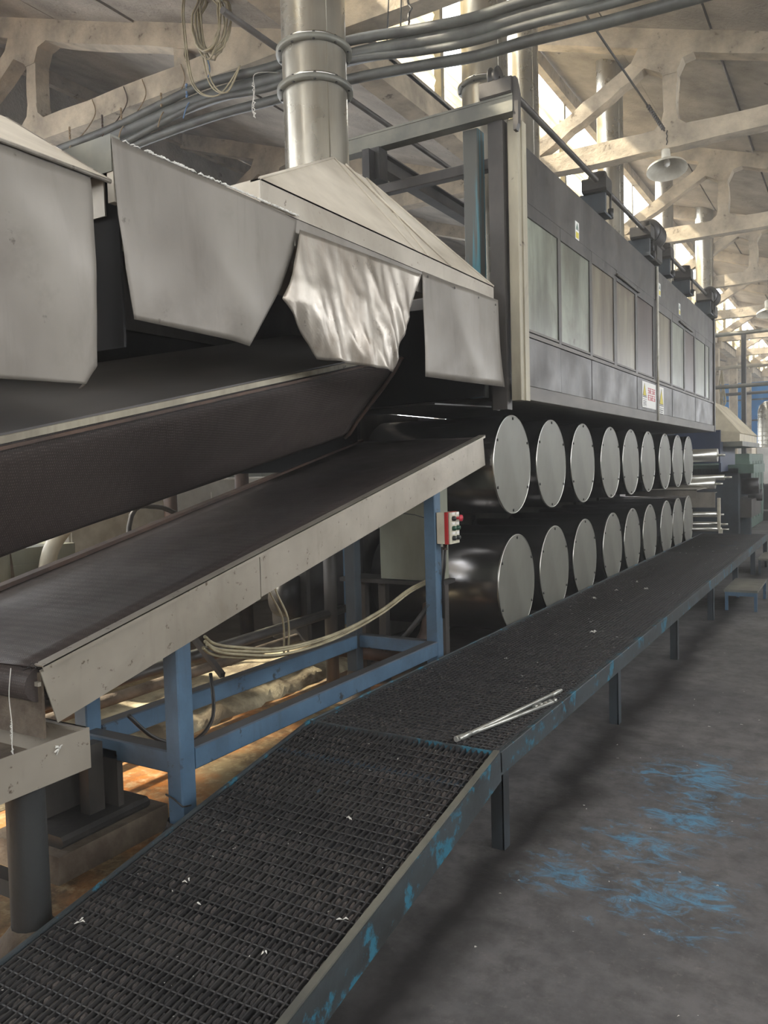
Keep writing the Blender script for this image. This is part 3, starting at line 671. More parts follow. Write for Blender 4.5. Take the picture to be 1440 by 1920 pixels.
# flap 1 hood (nearest)
t = thing('exhaust_hood', 'nearest exhaust hood with dented hanging sheet at the picture edge', 'hood', (-2.13, 1.4, 2.5))
fl = lambda s, tt, y, z: -2.125-.022*mnoise.noise(Vector((y*2.1, z*1.7, 3)))-.012*abs(mnoise.noise(Vector((y*4, z*3+y*2, 8))))-.02*max(0, z-2.48)*4-.05*(tt**6)*0-(.14*max(0, (s-.93)/.07)**1.2 if s > .93 else 0)
b = sheetgrid([(.5, 2.575), (.5, 2.2), (.5, 1.87)], [(1.877, 2.572), (1.88, 2.3), (1.87, 1.963), (1.81, 1.90)], 60, 24, fl); o = b.build('hanging_sheet', 'flap', t); solidify(o, .003)
b = MB(); rr = [(-2.13, .3, 2.585), (-2.13, 1.86, 2.57), (-2.66, 1.86, 2.90), (-2.66, .3, 2.95)]
b.prism(rr, (0, 0, .008)); b.build('roof_sheet', 'hood', t)
b = MB(); b.tube([(-2.13, .3, 2.587), (-2.13, 1.86, 2.572)], .007, 6); b.tube([(-2.13, 1.86, 2.575), (-2.66, 1.86, 2.905)], .006, 6); b.build('seam', 'crumple', t)
b = MB(); b.box((-3.5, .3, 2.4), (-3.48, 1.86, 3.0)); b.build('back_sheet', 'darksteel', t)
# duct frame with flap 2
g0 = None
t = thing('hood_skirt', 'large smooth grey sheet hanging from an angle frame between two hoods', 'sheet', (-2.15, 2.4, 2.4))
f2 = lambda s, tt, y, z: -2.135-.016*mnoise.noise(Vector((y*1.8, z*1.6, 5)))-.05*max(0, s-.72)**1.3*(1+2*tt)-.03*max(0, tt-.55)*max(0, .7-s)*2
b = sheetgrid([(1.881, 2.727), (1.894, 2.479), (1.919, 2.308), (1.956, 2.14)], [(2.896, 2.71), (2.88, 2.571), (2.784, 2.392), (2.568, 2.121)], 48, 30, f2); o = b.build('sheet', 'flap', t); solidify(o, .003)
b = MB(); b.box((-3.4, 1.885, 2.70), (-2.15, 1.925, 2.74)); b.box((-3.4, 1.885, 2.62), (-2.15, 1.89, 2.70)); b.build('angle_bar', 'greysteel', t)
b = MB(); b.box((-3.4, 1.95, 2.05), (-2.2, 1.96, 2.68)); b.build('inner_sheet', 'throat', t)  # added near-black sheet standing for the shade between the hanging sheets
b = MB(); b.box((-2.18, 1.89, 2.52), (-2.15, 1.92, 2.70)); b.build('edge_bar', 'hood', t)
for i in range(7):
    b = MB(); b.box((-2.40-.17*i, 1.93, 2.5), (-2.245-.17*i, 1.936+.003*(i % 2), 2.64)); b.build('end_panel', 'steel', t)
# lint along its top edge
b = MB(); rnd = random.Random(11)
for i in range(130):
    y = 1.9+rnd.random()**.8*.98; b.tube([(-2.138, y, 2.725), (-2.136, y+rnd.uniform(.005, .02), 2.727+rnd.uniform(.001, .007)), (-2.138, y+rnd.uniform(.02, .035), 2.726)], .0022, 4)
solo('edge_lint', b, 'fluff', 'pale lint clinging along the top edge of the grey sheet', 'lint', kind='stuff')
# main hood
t = thing('exhaust_hood', 'main pyramid hood of dusty sheet metal under the near chimney', 'hood', (-2.15, 3.9, 2.7))
y0, y1, zb, zt = 2.66, 5.12, 2.72, 2.82; xb = -3.45
A = Vector((HX, y0, zt)); B = Vector((HX, y1, zt)); Mi = Vector((HX, 4.02, zt)); P = Vector((-2.58, 3.86, 3.375)); Q = Vector((-2.60, 4.24, 3.375)); Rr = Vector((-3.05, 4.24, 3.375)); S = Vector((-3.05, 3.86, 3.36)); Cc = Vector((xb, y1, zt)); D = Vector((xb, y0, zt))
def face(name, pts, mm='hood'):
    b = MB(); n = (pts[1]-pts[0]).cross(pts[2]-pts[0]).normalized(); b.prism(pts, -n*.004); b.build(name, mm, t)
face('roof_sheet', [A, Mi, P]); face('roof_sheet', [Mi, B, Q]); face('roof_sheet', [Mi, Q, P]); face('roof_sheet', [A, P, S, D]); face('roof_sheet', [B, Cc, Rr, Q]); face('roof_sheet', [Cc, D, S, Rr])
for a, c in ((P, Mi), (Q, Mi+Vector((0, .15, 0))), (P, A), (Q, B), (P+Vector((0, .12, 0)), Mi+Vector((0, .45, .0)))):
    b = MB(); b.tube([a+Vector((0, 0, .003)), c+Vector((0, 0, .003))], .007, 6); b.build('seam', 'hood', t)
b = MB(); b.box((HX-.006, y0, zb), (HX, y1, zt+.004)); b.box((HX-.05, y0, zt-.004), (HX, y1, zt+.004)); b.build('band', 'steel', t)
b = MB(); b.box((xb, y0, zb), (HX-.006, y0+.006, zt+.004)); b.build('band', 'hood', t)
b = MB(); b.box((xb, y0, 2.4), (xb+.006, y1, zt)); b.build('back_sheet', 'darksteel', t)
b = MB(); b.box((HX-.012, 2.9, 2.60), (HX-.006, 5.12, 2.72)); b.build('backing_strip', 'flap', t)
# crumpled flap 3
t3 = thing('hood_skirt', 'bright crumpled sheet hanging from the hood band', 'sheet', (-2.14, 3.4, 2.4))
def f3(s, tt, y, z):
    e = min(1, tt*2.5+.15)
    k = 0
    for fr, am in ((3.2, .020), (7.5, .011), (16, .002)):
        v = mnoise.noise(Vector((y*fr*1.25+z*fr*.45, z*fr*.42, fr)))
        k += am*(1-2.6*abs(v))
    return -2.13+k*e-.10*max(0, s-.84)*tt*2-.25*max(0, .16-s)*tt
b = sheetgrid([(2.90, 2.665), (2.83, 2.47), (2.765, 2.345), (2.88, 2.25), (3.03, 2.115)], [(4.03, 2.69), (3.93, 2.5), (3.86, 2.38), (3.78, 2.25), (3.72, 2.12)], 60, 36, f3); o = b.build('sheet', 'crumple', t3); solidify(o, .003)
# flap 4
t4 = thing('hood_skirt', 'plain grey rectangular sheet hanging at the cabinet end of the hood', 'sheet', (-2.14, 4.6, 2.4))
b = sheetgrid([(4.045, 2.71), (4.041, 2.12)], [(5.13, 2.73), (5.14, 2.6), (5.17, 2.4), (5.225, 2.15)], 30, 16, lambda s, tt, y, z: -2.125-.003*wob(y, z)-.08*max(0, s-.85)*3*0); o = b.build('sheet', 'flap', t4); solidify(o, .003)
b = MB()
for y in (4.1, 4.45, 4.8, 5.08): b.lathe((-2.122, y, 2.69), [(.008, 0), (.006, .004), (0.0005, .005)], 8, 0)
b.build('rivet_row', 'darksteel', t4)['kind'] = 'stuff'
# throat above the belts, its shade put into near-black sheets
t = thing('intake_throat', 'shade-darkened sheet metal throat behind the hanging sheets', 'duct', (-3.0, 3, 2.3))
b = MB(); b.box((-3.48, .3, 1.6), (-3.46, 5.4, 2.72)); b.build('back_sheet', 'throat', t)
b = MB(); b.prism([(-3.46, 5.05, 2.05), (-2.2, 5.05, 2.08), (-2.2, 5.05, 2.72), (-3.46, 5.05, 2.72)], (0, .01, 0)); b.build('end_sheet', 'throat', t)
b = MB(); b.prism([(-2.3, 4.5, 2.0), (-2.3, 5.4, 2.03), (-3.5, 5.4, 2.03), (-3.5, 4.5, 2.0)], (0, 0, .01)); b.build('floor_sheet', 'black', t)

# ------------------------------------------------------------------ lower conveyor
cy0, cz0, cy1, cz1 = 1.70, .966, 5.46, 1.837; sl = (cz1-cz0)/(cy1-cy0)
t = thing('lower_conveyor', 'sloping conveyor with steel side panels and a brown perforated belt', 'conveyor', (-2.95, 3.6, 0))
def cz(y): return cz0+sl*(y-cy0)
b = MB(); ys = [cy0+i*(cy1-cy0)/40 for i in range(41)]
vs = []
for y in ys:
    for i in range(9): vs.append((-3.44+i*.1275, y, cz(y)-.012-.004*math.sin(i*1.1+y)))
b.add(vs, [(j*9+i, j*9+i+1, j*9+i+10, j*9+i+9) for j in range(40) for i in range(8)], True); o = b.build('belt', 'belt', t); solidify(o, .006)
b = MB(); b.tube([(-3.44, cy0+.02, cz0-.075), (-2.43, cy0+.02, cz0-.075)], .06, 20); b.build('end_roller', 'belt', t)
b = MB(); b.tube([(-3.44, cy1-.04, cz1-.075), (-2.43, cy1-.04, cz1-.075)], .06, 20); b.build('end_roller', 'belt', t)
for k, (ya, yb) in enumerate(((cy0, 2.87), (2.876, cy1+.0))):
    b = MB(); b.prism([(-2.403, ya, cz(ya)-.018), (-2.403, yb, cz(yb)-.018), (-2.403, yb+(.03 if k else 0), cz(yb)-.222), (-2.403, ya+(.06 if not k else 0), cz(ya)-.215)], (.005, 0, 0)); b.build('side_panel', 'steel', t)
b = MB(); b.bar((-2.405, cy0, cz0-.002), (-2.405, cy1, cz1-.002), .05, .006); b.bar((-2.382, cy0, cz0-.01), (-2.382, cy1, cz1-.01), .004, .02); b.build('top_lip', 'steel', t)
b = MB(); b.prism([(-3.5, cy0, cz0+.0), (-3.5, cy1, cz1), (-3.5, cy1, cz1-.2), (-3.5, cy0, cz0-.2)], (.005, 0, 0)); b.build('side_panel', 'steel', t)
b = MB(); b.bar((-3.47, cy0, cz0+.0), (-3.47, cy1, cz1+.0), .06, .02); b.build('top_lip', 'brown', t)
b = MB(); b.prism([(-3.46, cy0+.10, cz0-.13), (-3.46, cy1-.1, cz1-.13), (-3.46, cy1-.1, cz1-.16), (-3.46, cy0+.1, cz0-.16)], (1.04, 0, 0)); b.build('bed_plate', 'darksteel', t)
b = MB(); b.box((-3.5, cy0+.01, cz0-.26), (-2.41, cy0+.02, cz0-.03)); b.build('end_apron', 'plinth', t)
b = MB(); b.box((-3.5, cy0-.002, cz0-.075), (-2.41, cy0+.012, cz0-.06)); b.build('apron_lip', 'steel', t)
# stand of blue square tube
t = thing('conveyor_stand', 'blue painted square-tube stand carrying the lower conveyor', 'stand', (-2.7, 3.5, 0))
def post(x, y, z1, mm='blue'):
    b = MB(); b.bbox((x, y, 0), (x+.085, y+.085, z1), .006); b.build('leg', mm, t)
post(-2.485, 2.33, cz(2.33)-.2); post(-2.485, 4.66, cz(4.66)-.19); post(-3.1, 2.36, cz(2.36)-.2); post(-3.1, 4.62, cz(4.62)-.19, 'bluedark')
b = MB(); b.bbox((-2.48, 2.415, .36), (-2.40, 4.66, .455), .006); b.build('long_beam', 'blue', t)
b = MB(); b.bbox((-3.09, 2.445, .36), (-3.01, 4.62, .455), .006); b.build('long_beam', 'blue', t)
b = MB(); b.bbox((-3.015, 2.34, .355), (-2.485, 2.42, .45), .006); b.build('cross_beam', 'blue', t)
b = MB(); b.bbox((-3.015, 4.66, .36), (-2.485, 4.73, .45), .006); b.build('cross_beam', 'blue', t)
b = MB(); b.bar((-2.44, 2.25, cz(2.25)-.212), (-2.44, 2.9, cz(2.9)-.212), .05, .012); b.build('top_plate', 'blue', t)
b = MB(); b.lathe((-3.06, 4.66, 0), [(.16, 0), (.12, .04), (.07, .12), (.05, .2)], 16); b.build('foot', 'plinth', t)
for x, y in ((-2.445, 2.37),): b = MB(); b.lathe((x, y, 0), [(.16, 0), (.12, .05), (.075, .12), (.062, .16)], 14); b.build('dirt_heap', 'lint', t)
b = MB(); b.tube([(-2.49, 2.325, .27), (-2.44, 2.322, .26), (-2.395, 2.325, .235), (-2.393, 2.37, .225)], .004, 6); b.build('tie_wire', 'black', t)
# control box
t = thing('control_box', 'cream push-button box with red edge on the far blue leg', 'control box', (-2.37, 4.7, 1.2))
b = MB(); b.bbox((-2.395, 4.665, 1.105), (-2.335, 4.80, 1.31), .006); b.build('case', 'cream', t)
b = MB(); b.bbox((-2.335, 4.662, 1.103), (-2.308, 4.803, 1.312), .004); b.build('gasket_band', 'red', t)
b = MB(); b.bbox((-2.308, 4.665, 1.105), (-2.29, 4.80, 1.31), .005); fpl = b.build('front_cover', 'cream', t)
for i in range(3):
    for j in range(2):
        z = 1.282-.064*i; y = 4.70+.062*j; mm = 'green' if i == 1 else 'blackp'
        if i == 0 and j == 1: mm = 'pinkred'
        b = MB(); b.lathe((-2.29, y, z-.012), [(.016, 0), (.016, .016), (.012, .022), (.0005, .023)] if mm != 'pinkred' else [(.01, 0), (.01, .02), (.022, .024), (.022, .036), (.0005, .044)], 14, 0); b.build('push_button', mm, t)
        b = MB(); b.box((-2.29, y-.02, z+.012), (-2.284, y+.02, z+.028)); b.build('name_plate', 'white', t)
b = MB(); b.tube([(-2.365, 4.73, 1.105), (-2.365, 4.73, 1.06)], .014, 10); b.tube([(-2.365, 4.73, 1.07), (-2.365, 4.73, 1.06)], .018, 8); b.build('cable_gland', 'brown', t)
b = MB(); b.tube([(-2.365, 4.73, 1.06), (-2.372, 4.73, .95), (-2.392, 4.74, .85), (-2.393, 4.74, .6)], .009, 8); b.build('cable', 'black', t)
# grey steel box behind the far leg
t = thing('electrical_cabinet', 'grey-green steel box under the conveyor behind the far blue leg', 'cabinet', (-2.85, 5.1, .8))
b = MB(); b.bbox((-3.05, 5.02, .80), (-2.58, 5.22, 1.50), .01); b.build('case', 'greypaint', t)
b = MB(); b.box((-3.03, 5.012, .82), (-2.60, 5.02, 1.48)); b.build('door', 'greypaint', t)
b = MB(); b.box((-3.4, 5.0, .765), (-2.55, 5.25, .795)); b.build('shelf_bar', 'black', t)
for x in (-3.3, -3.12, -2.62):
    b = MB(); b.box((x, 5.1, 0), (x+.06, 5.16, .765)); b.build('support', 'darksteel', t)
# hose bundle slung under the conveyor
t = thing('hose_bundle', 'bundle of yellowed hoses sagging from the conveyor to the far leg', 'hose', (-2.6, 3.6, .7))
hp = [(-2.50, 2.6, .86), (-2.56, 2.72, .80), (-2.6, 2.9, .745), (-2.6, 3.23, .675), (-2.6, 3.6, .655), (-2.6, 3.95, .67), (-2.6, 4.31, .715), (-2.58, 4.6, .79), (-2.5, 4.85, .87), (-2.5, 4.95, 1.02)]
def smooth(pts, n=6):
    out = []; P_ = [Vector(p) for p in pts]
    for i in range(len(P_)-1):
        p0 = P_[max(i-1, 0)]; p1 = P_[i]; p2 = P_[i+1]; p3 = P_[min(i+2, len(P_)-1)]
        for k in range(n):
            u = k/n; out.append(.5*((2*p1)+(-p0+p2)*u+(2*p0-5*p1+4*p2-p3)*u*u+(-p0+3*p1-3*p2+p3)*u**3))
    return out+[P_[-1]]
for i, (dx, dz) in enumerate(((0, 0), (.012, -.012), (-.012, -.02), (.0, .014))):
    b = MB(); b.tube(smooth([(p[0]+dx, p[1], p[2]+dz*(1+.6*math.sin(p[1]*2+i))) for p in hp]), .0075, 8); b.build('hose', 'hose', t)
b = MB(); b.tube(smooth([(-2.9, 3.6, 1.2), (-2.92, 3.62, .95), (-2.86, 3.66, .75), (-2.9, 3.7, .52)]), .006, 6); b.tube(smooth([(-2.92, 3.6, 1.2), (-2.97, 3.62, .95), (-2.9, 3.66, .75), (-2.93, 3.7, .52)]), .006, 6); b.build('hose', 'hose', t)
b = MB(); b.tube(smooth([(-2.5, 4.95, 1.05), (-2.49, 4.9, .9), (-2.52, 4.85, .72), (-2.7, 4.75, .45), (-2.95, 4.9, .3)]), .02, 8)
solo('cable', b, 'black', 'thick black cable bending down behind the far blue leg', 'cable')
b = MB(); b.tube(smooth([(-2.9, 2.5, .5), (-2.85, 2.62, .36), (-2.8, 2.8, .30), (-2.85, 3.0, .36), (-2.95, 3.1, .55)]), .010, 8)
solo('cable', b, 'black', 'black cable looped over the stand crossbar near the near blue leg', 'cable')
b = MB(); b.tube([(-2.8, 4.4, 1.35), (-2.6, 4.75, 1.29), (-2.5, 4.95, 1.22)], .004, 6)
solo('cable', b, 'black', 'thin black wire crossing in front of the grey-green box', 'cable')

# ------------------------------------------------------------------ upper conveyor
t = thing('upper_conveyor', 'upper conveyor wrapped in dark perforated belt with a pale rail', 'conveyor', (-2.7, 2.5, 1.5))
def uz(y): return 1.73+.215*(y-1.6)
ya, yb = .6, 4.25
b = MB(); n = 60; vs = []
prof = [(-2.405, -.01), (-2.46, -.09), (-2.54, -.18), (-2.64, -.28), (-2.74, -.38), (-2.80, -.455), (-2.84, -.48), (-2.90, -.47)]
for i in range(n+1):
    y = ya+(yb-ya)*i/n
    for k, (x, dz) in enumerate(prof):
        e = 0 if k in (0, 7) else .006*wob(y*1.3, k*.35)
        vs.append((x+e, y, uz(y)+dz+e*.5))
m_ = len(prof); b.add(vs, [(i*m_+k, i*m_+k+1, (i+1)*m_+k+1, (i+1)*m_+k) for i in range(n) for k in range(m_-1)], True); o = b.build('belt', 'belt', t); solidify(o, .006)
b = MB(); b.bar((-2.40, ya, uz(ya)+.0), (-2.40, yb-.3, uz(yb-.3)+.0), .03, .024); b.build('rail', 'beige', t)
b = MB(); b.bar((-2.385, ya, uz(ya)-.026), (-2.385, yb-.02, uz(yb-.02)-.026), .012, .012); b.build('rail_lip', 'brown', t)
b = MB(); b.prism([(-2.41, ya, uz(ya)+.01), (-2.41, yb, uz(yb)+.01), (-3.2, yb, uz(yb)+.19), (-3.2, ya, uz(ya)+.19)], (0, 0, .01)); b.build('top_plate', 'plate', t)
b = MB(); b.prism([(x, yb, uz(yb)+dz) for x, dz in prof]+[(-2.9, yb, uz(yb)+.1)], (0, .012, 0)); b.build('end_plate', 'darksteel', t)
b = MB(); b.tube([(x+.01, yb+.015, uz(yb)+dz-.01) for x, dz in prof[:7]], .012, 6); b.build('end_bead', 'brown', t)
b = MB(); b.prism([(-2.9, ya, uz(ya)-.47), (-2.9, yb, uz(yb)-.47), (-2.9, yb, uz(yb)+.1), (-2.9, ya, uz(ya)+.1)], (-.01, 0, 0)); b.build('back_plate', 'darksteel', t)
# supports of it behind
for y in (1.2, 4.0):
    pass

# ------------------------------------------------------------------ tray at the very left
t = thing('drip_tray', 'open steel tray on a dark post at the foot of the lower conveyor', 'tray', (-2.7, 1.4, .6))
b = MB(); b.prism([(-2.355, .6, .56), (-2.355, 1.85, .57), (-2.355, 1.85, .715), (-2.355, .6, .70)], (.006, 0, 0)); b.build('front_panel', 'steel', t)
b = MB(); b.box((-3.3, 1.84, .57), (-2.355, 1.85, .715)); b.box((-3.3, 1.82, .705), (-2.36, 1.85, .715)); b.build('end_panel', 'steel', t)
b = MB(); b.box((-3.3, .6, .575), (-2.355, 1.84, .585)); b.build('bottom', 'plinth', t)
b = MB(); b.box((-3.3, .6, .585), (-3.29, 1.84, .715)); b.build('back_panel', 'steel', t)
b = MB(); b.lathe((-2.455, 1.66, 0), [(.066, 0), (.064, .57)], 12); b.build('leg', 'legdark', t)
b = MB(); b.lathe((-3.1, 1.66, 0), [(.06, 0), (.06, .57)], 8); b.build('leg', 'bluedark', t)
b = MB(); b.box((-3.1, 1.62, .16), (-2.5, 1.68, .22)); b.build('cross_bar', 'bluedark', t)
b = MB(); b.lathe((-2.455, 1.66, 0), [(.13, 0), (.1, .03), (.067, .07)], 14); b.build('dirt_heap', 'plinth', t)
rnd = random.Random(21)
b = MB()
for i in range(10):
    p = Vector((-2.346, 1.72, .68)); q = p+Vector((rnd.uniform(0, .006), rnd.uniform(-.02, .02), rnd.uniform(-.02, .015))); b.tube([p, (p+q)/2+Vector((.004, 0, .005)), q], .0022, 5)
solo('fluff_tuft', b, 'fluff', 'cream tuft of cotton stuck on the front of the tray', 'fluff')
b = MB(); b.tube(smooth([(-2.5, 1.66, .955), (-2.51, 1.655, .86), (-2.495, 1.65, .76), (-2.5, 1.65, .68), (-2.49, 1.65, .64)]), .0018, 5)
for i in range(14): z = .66+.008*i; b.tube([(-2.5, 1.65, z), (-2.5+rnd.uniform(-.008, .008), 1.65, z+.008), (-2.5, 1.65, z+.012)], .0018, 4)
solo('hanging_thread', b, 'fluff', 'loose twisted thread hanging off the near end of the lower belt', 'thread')
b = MB()
for i in range(14):
    p = Vector((-2.44+rnd.uniform(-.02, .02), 1.70+rnd.uniform(-.01, .02), .955+rnd.uniform(-.01, .015))); b.tube([p, p+Vector((rnd.uniform(-.03, .03), rnd.uniform(-.02, .01), rnd.uniform(-.02, .01)))], .0018, 4)
solo('fluff_tuft', b, 'lint', 'grey lint clump at the lower corner of the conveyor side', 'fluff')

# ------------------------------------------------------------------ plinth, ledge, machine bits under and behind
b = MB(); b.prism([(-3.2, 1.95, 0), (-2.70, 1.95, 0), (-2.72, 1.97, .10), (-3.18, 1.97, .10)], (0, .58, 0))
solo('concrete_plinth', b, 'plinth', 'stained concrete plinth beside the near blue leg', 'plinth', (-2.95, 2.24, 0))
t = thing('cast_pedestal', 'dark cast-iron pedestal bolted on the stained concrete plinth', 'pedestal', (-2.9, 2.3, .1))
b = MB(); b.bbox((-3.12, 2.02, .10), (-2.76, 2.48, .15), .015); b.build('base', 'black', t)
b = MB(); b.prism([(-3.05, 2.1, .15), (-2.98, 2.1, .15), (-2.98, 2.1, .42), (-3.02, 2.1, .42)], (0, .3, 0)); b.build('web', 'darksteel', t)
b = MB(); b.box((-2.90, 2.22, .15), (-2.84, 2.30, .45)); b.box((-2.93, 2.34, .15), (-2.80, 2.37, .40)); b.build('web', 'darksteel', t)
b = MB(); vs = []; rnd = random.Random(4)
for i in range(41):
    y = 2.2+i*.11
    for k, (x, z) in enumerate(((-3.55, 0), (-3.6, .05), (-3.75, .085), (-4.0, .09), (-4.3, .09))): vs.append((x+rnd.uniform(-.03, .03), y, z+(rnd.uniform(-.012, .02) if k else 0)))
b.add(vs, [(i*5+k, i*5+5+k, i*5+6+k, i*5+k+1) for i in range(40) for k in range(4)], True)
solo('concrete_ledge', b, 'ledge', 'pale crumbling concrete ledge beneath the conveyor stand', 'ledge', (-3.9, 4, 0))
def pipe(pts, r, mm, label, cat='pipe', name='floor_pipe'):
    b = MB(); b.tube(smooth(pts) if len(pts) > 2 else pts, r, 10); return solo(name, b, mm, label, cat)
pipe([(-3.35, 2.3, .52), (-3.35, 5.0, .56)], .03, 'darksteel', 'dark pipe running lengthwise under the belt behind the stand')
pipe([(-3.6, 2.0, .46), (-3.6, 5.3, .50)], .022, 'greysteel', 'thin grey pipe running lengthwise low behind the stand')
pipe([(-3.75, 2.2, .30), (-3.75, 5.3, .32)], .035, 'plinth', 'rusty pipe lying just above the pale ledge')
pipe([(-4.3, 2.0, .7), (-4.3, 5.4, .72)], .04, 'darksteel', 'farther dark pipe behind the lower conveyor')
pipe([(-3.35, 4.8, 0), (-3.35, 4.8, 1.3)], .05, 'darksteel', 'upright dark pipe left of the grey-green box')
pipe([(-3.5, 4.95, .25), (-3.0, 4.95, .25), (-2.8, 5.0, .28), (-2.72, 5.1, .4), (-2.74, 5.2, .6)], .05, 'brown', 'bent rusty pipe low behind the cross beam of the stand')
b = MB(); b.bbox((-4.0, 4.9, .3), (-3.62, 5.4, 1.0), .02); b.lathe((-3.8, 4.85, .65), [(.001, -.05), (.16, -.05), (.16, .1), (.001, .1)], 20, 0)
solo('pump_housing', b, 'black', 'black pump housing deep under the conveyor', 'pump')
b = MB(); b.bar((-3.05, 3.3, .48), (-3.6, 3.5, .75), .03, .03); b.bar((-3.2, 4.0, .95), (-4.2, 4.0, .93), .05, .05)
b.v and solo('strut', b, 'darksteel', 'dark steel struts bracing behind the blue stand', 'strut')
# things seen through the gap between the belts and to the left
def mach(x0, y0_, x1, y1_, z0, z1, mm, label, cat='machine', name='machine_housing', extra=None):
    t = thing(name, label, cat, ((x0+x1)/2, (y0_+y1_)/2, z0))
    b = MB(); b.bbox((x0, y0_, z0), (x1, y1_, z1), .02); b.build('body', mm, t)
    n = max(1, int((y1_-y0_)/.6))
    for i in range(n):
        a = y0_+(y1_-y0_)*i/n+.04; c = y0_+(y1_-y0_)*(i+1)/n-.04
        b = MB(); b.box((x1, a, z0+(z1-z0)*.12), (x1+.012, c, z1-(z1-z0)*.1)); p = b.build('door', mm, t)
        q = MB(); q.box((x1+.012, c-.08, (z0+z1)/2), (x1+.03, c-.06, (z0+z1)/2+.12)); q.build('handle', 'black', p)
    return t
mach(-7.2, 5.0, -6.4, 8.6, 0, 1.55, 'palegrey', 'pale grey machine housing seen through the gap between the belts')
mach(-6.9, 9.2, -6.2, 11.0, 0, 1.7, 'palegrey', 'white machine housing farther along the gap between the belts')
mach(-5.6, 3.2, -5.0, 3.9, 0, 1.12, 'greypaint', 'small grey-green motor cabinet low in the gap between the belts')
b = MB(); vs = [(-6.2+.03*math.sin(i*1.3), 8.9+i*.06, z) for z in (.5, 1.5) for i in range(14)]
b.add(vs, [(i, i+1, 15+i, 14+i) for i in range(13)], True); o = solo('plastic_sheet', b, 'plastic', 'pale blue plastic sheeting hanging beyond the belts', 'sheet'); solidify(o, .004)
for i, (x, y, r, mm, lb) in enumerate(((-5.2, 5.05, .06, 'brown', 'brown upright pipe in the gap, nearest of three'), (-5.2, 6.0, .07, 'brown', 'brown upright pipe in the gap, middle of three'), (-5.0, 7.2, .06, 'darksteel', 'dark upright pipe in the gap, farthest of three'))):
    pipe([(x, y, 0), (x, y, 1.9)], r, mm, lb)
b = MB(); b.tube([(-4.9, 2.6, 1.0), (-4.6, 3.1, 1.05)], [.16, .13], 18); b.tube([(-5.1, 2.9, .9), (-5.1, 2.9, 1.5)], .05, 12); b.box((-5.1, 2.5, 0), (-4.5, 3.2, .88))
solo('rag_wrapped_pump', b, 'plinth', 'grimy wrapped pump at the near end of the gap', 'pump')
for (x, y0_, y1_, z0, z1, lb) in ((-4.6, 5.9, 6.0, .9, 1.75, 'blue slanting tension lever at the far end of the gap'), (-4.4, 6.6, 6.7, 1.0, 1.8, 'second blue tension lever at the far end of the gap')):
    b = MB(); b.bar((x, y0_, z0), (x+.25, y1_+.6, z1), .05, .16); b.box((x-.03, y0_-.03, 0), (x+.03, y0_+.05, z0+.03)); solo('tension_lever', b, 'blue', lb, 'lever')
b = MB(); b.bar((-4.5, 6.4, 1.2), (-4.4, 7.4, 1.62), .05, .25, (1, 0, 0)); solo('guard_plate', b, 'bluedark', 'blue side plate of the roller stand near the end of the gap', 'plate')
mach(-4.75, 2.75, -4.45, 3.0, .95, 1.25, 'greypaint', 'little square switch box on the pump in the gap', 'box', 'switch_box')
pipe([(-4.95, 3.5, .2), (-4.9, 3.55, .9), (-4.8, 3.6, 1.2), (-4.5, 3.7, 1.45)], .055, 'cream', 'cream ribbed hose curving up in the gap beside the wrapped pump', 'hose', 'suction_hose')
pipe([(-5.0, 4.4, 0), (-5.0, 4.4, 1.2), (-4.9, 4.6, 1.35), (-4.8, 4.9, 1.2)], .02, 'black', 'thin black cable hooped over in the gap', 'cable', 'cable')
mach(-5.9, 4.2, -5.5, 5.4, 0, 1.42, 'enamel', 'short white enamel housing just behind the wrapped pump')
mach(-5.8, 7.6, -5.3, 8.5, 0, 1.6, 'palegrey', 'pale cabinet with a bright edge near the far end of the gap')
mach(-10.5, 8, -9.6, 20, 0, 2.2, 'greypaint', 'long grey-green machine in the neighbouring bay')
mach(-12.5, 2, -11.6, 8, 0, 2.0, 'palegrey', 'pale machine row by the left wall')

# ------------------------------------------------------------------ cables, coil, strings, lamps overhead
def cbl(zo, yo, r, lb, sag=0.):
    pts = [(-7.0, 5.15+yo, 4.66+zo), (-5.88, 5.15+yo, 4.70+zo-sag), (-4.76, 5.15+yo, 4.76+zo+sag*.5), (-4.04, 5.15+yo, 4.72+zo), (-3.32, 5.15+yo, 4.70+zo+sag*.6), (-2.7, 5.15+yo, 4.62+zo), (-2.29, 5.15+yo, 4.57+zo), (-1.9, 5.15+yo, 4.56+zo), (-1.2, 5.15+yo, 4.52+zo), (0, 5.15+yo, 4.5+zo), (2.5, 5.15+yo, 4.55+zo)]
    b = MB(); b.tube(smooth(pts, 5), r, 10); solo('overhead_cable', b, 'cable', lb, 'cable')
cbl(.075, 0, .036, 'uppermost thick cable of the overhead bundle', .02)
cbl(.0, .05, .06, 'thickest overhead cable crossing in front of the chimneys', -.01)
cbl(-.08, .0, .028, 'thin overhead cable under the thickest one', .04)
cbl(-.15, .06, .038, 'lowest overhead cable of the bundle', -.02)
cbl(.13, .1, .02, 'thinnest overhead cable lying on top of the bundle', .01)
t = thing('cable_coil', 'coil of old yellowed cable hanging from the roof beam', 'coil', (-4.5, 5.0, 5.2))
for i in range(9):
    pts = []; a0 = random.uniform(-.03, .03); w_ = random.uniform(.10, .19); h_ = random.uniform(.24, .36)
    for k in range(25):
        a = 2*math.pi*k/24; pts.append((-4.5+a0+w_*math.sin(a)*(1 if math.cos(a) < .5 else .6), 4.98+random.uniform(-.012, .012)+.01*i, 5.26-h_*math.cos(a+math.pi)*1.0-.0))
    b = MB(); b.tube(pts, .0085, 6, False); b.build('cable_turn', 'hose', t)
b = MB(); b.tube([(-4.50, 4.96, 5.45), (-4.46, 4.95, 5.41), (-4.43, 5.05, 5.44), (-4.5, 5.08, 5.45)], .01, 6); b.build('binding', 'brown', t)
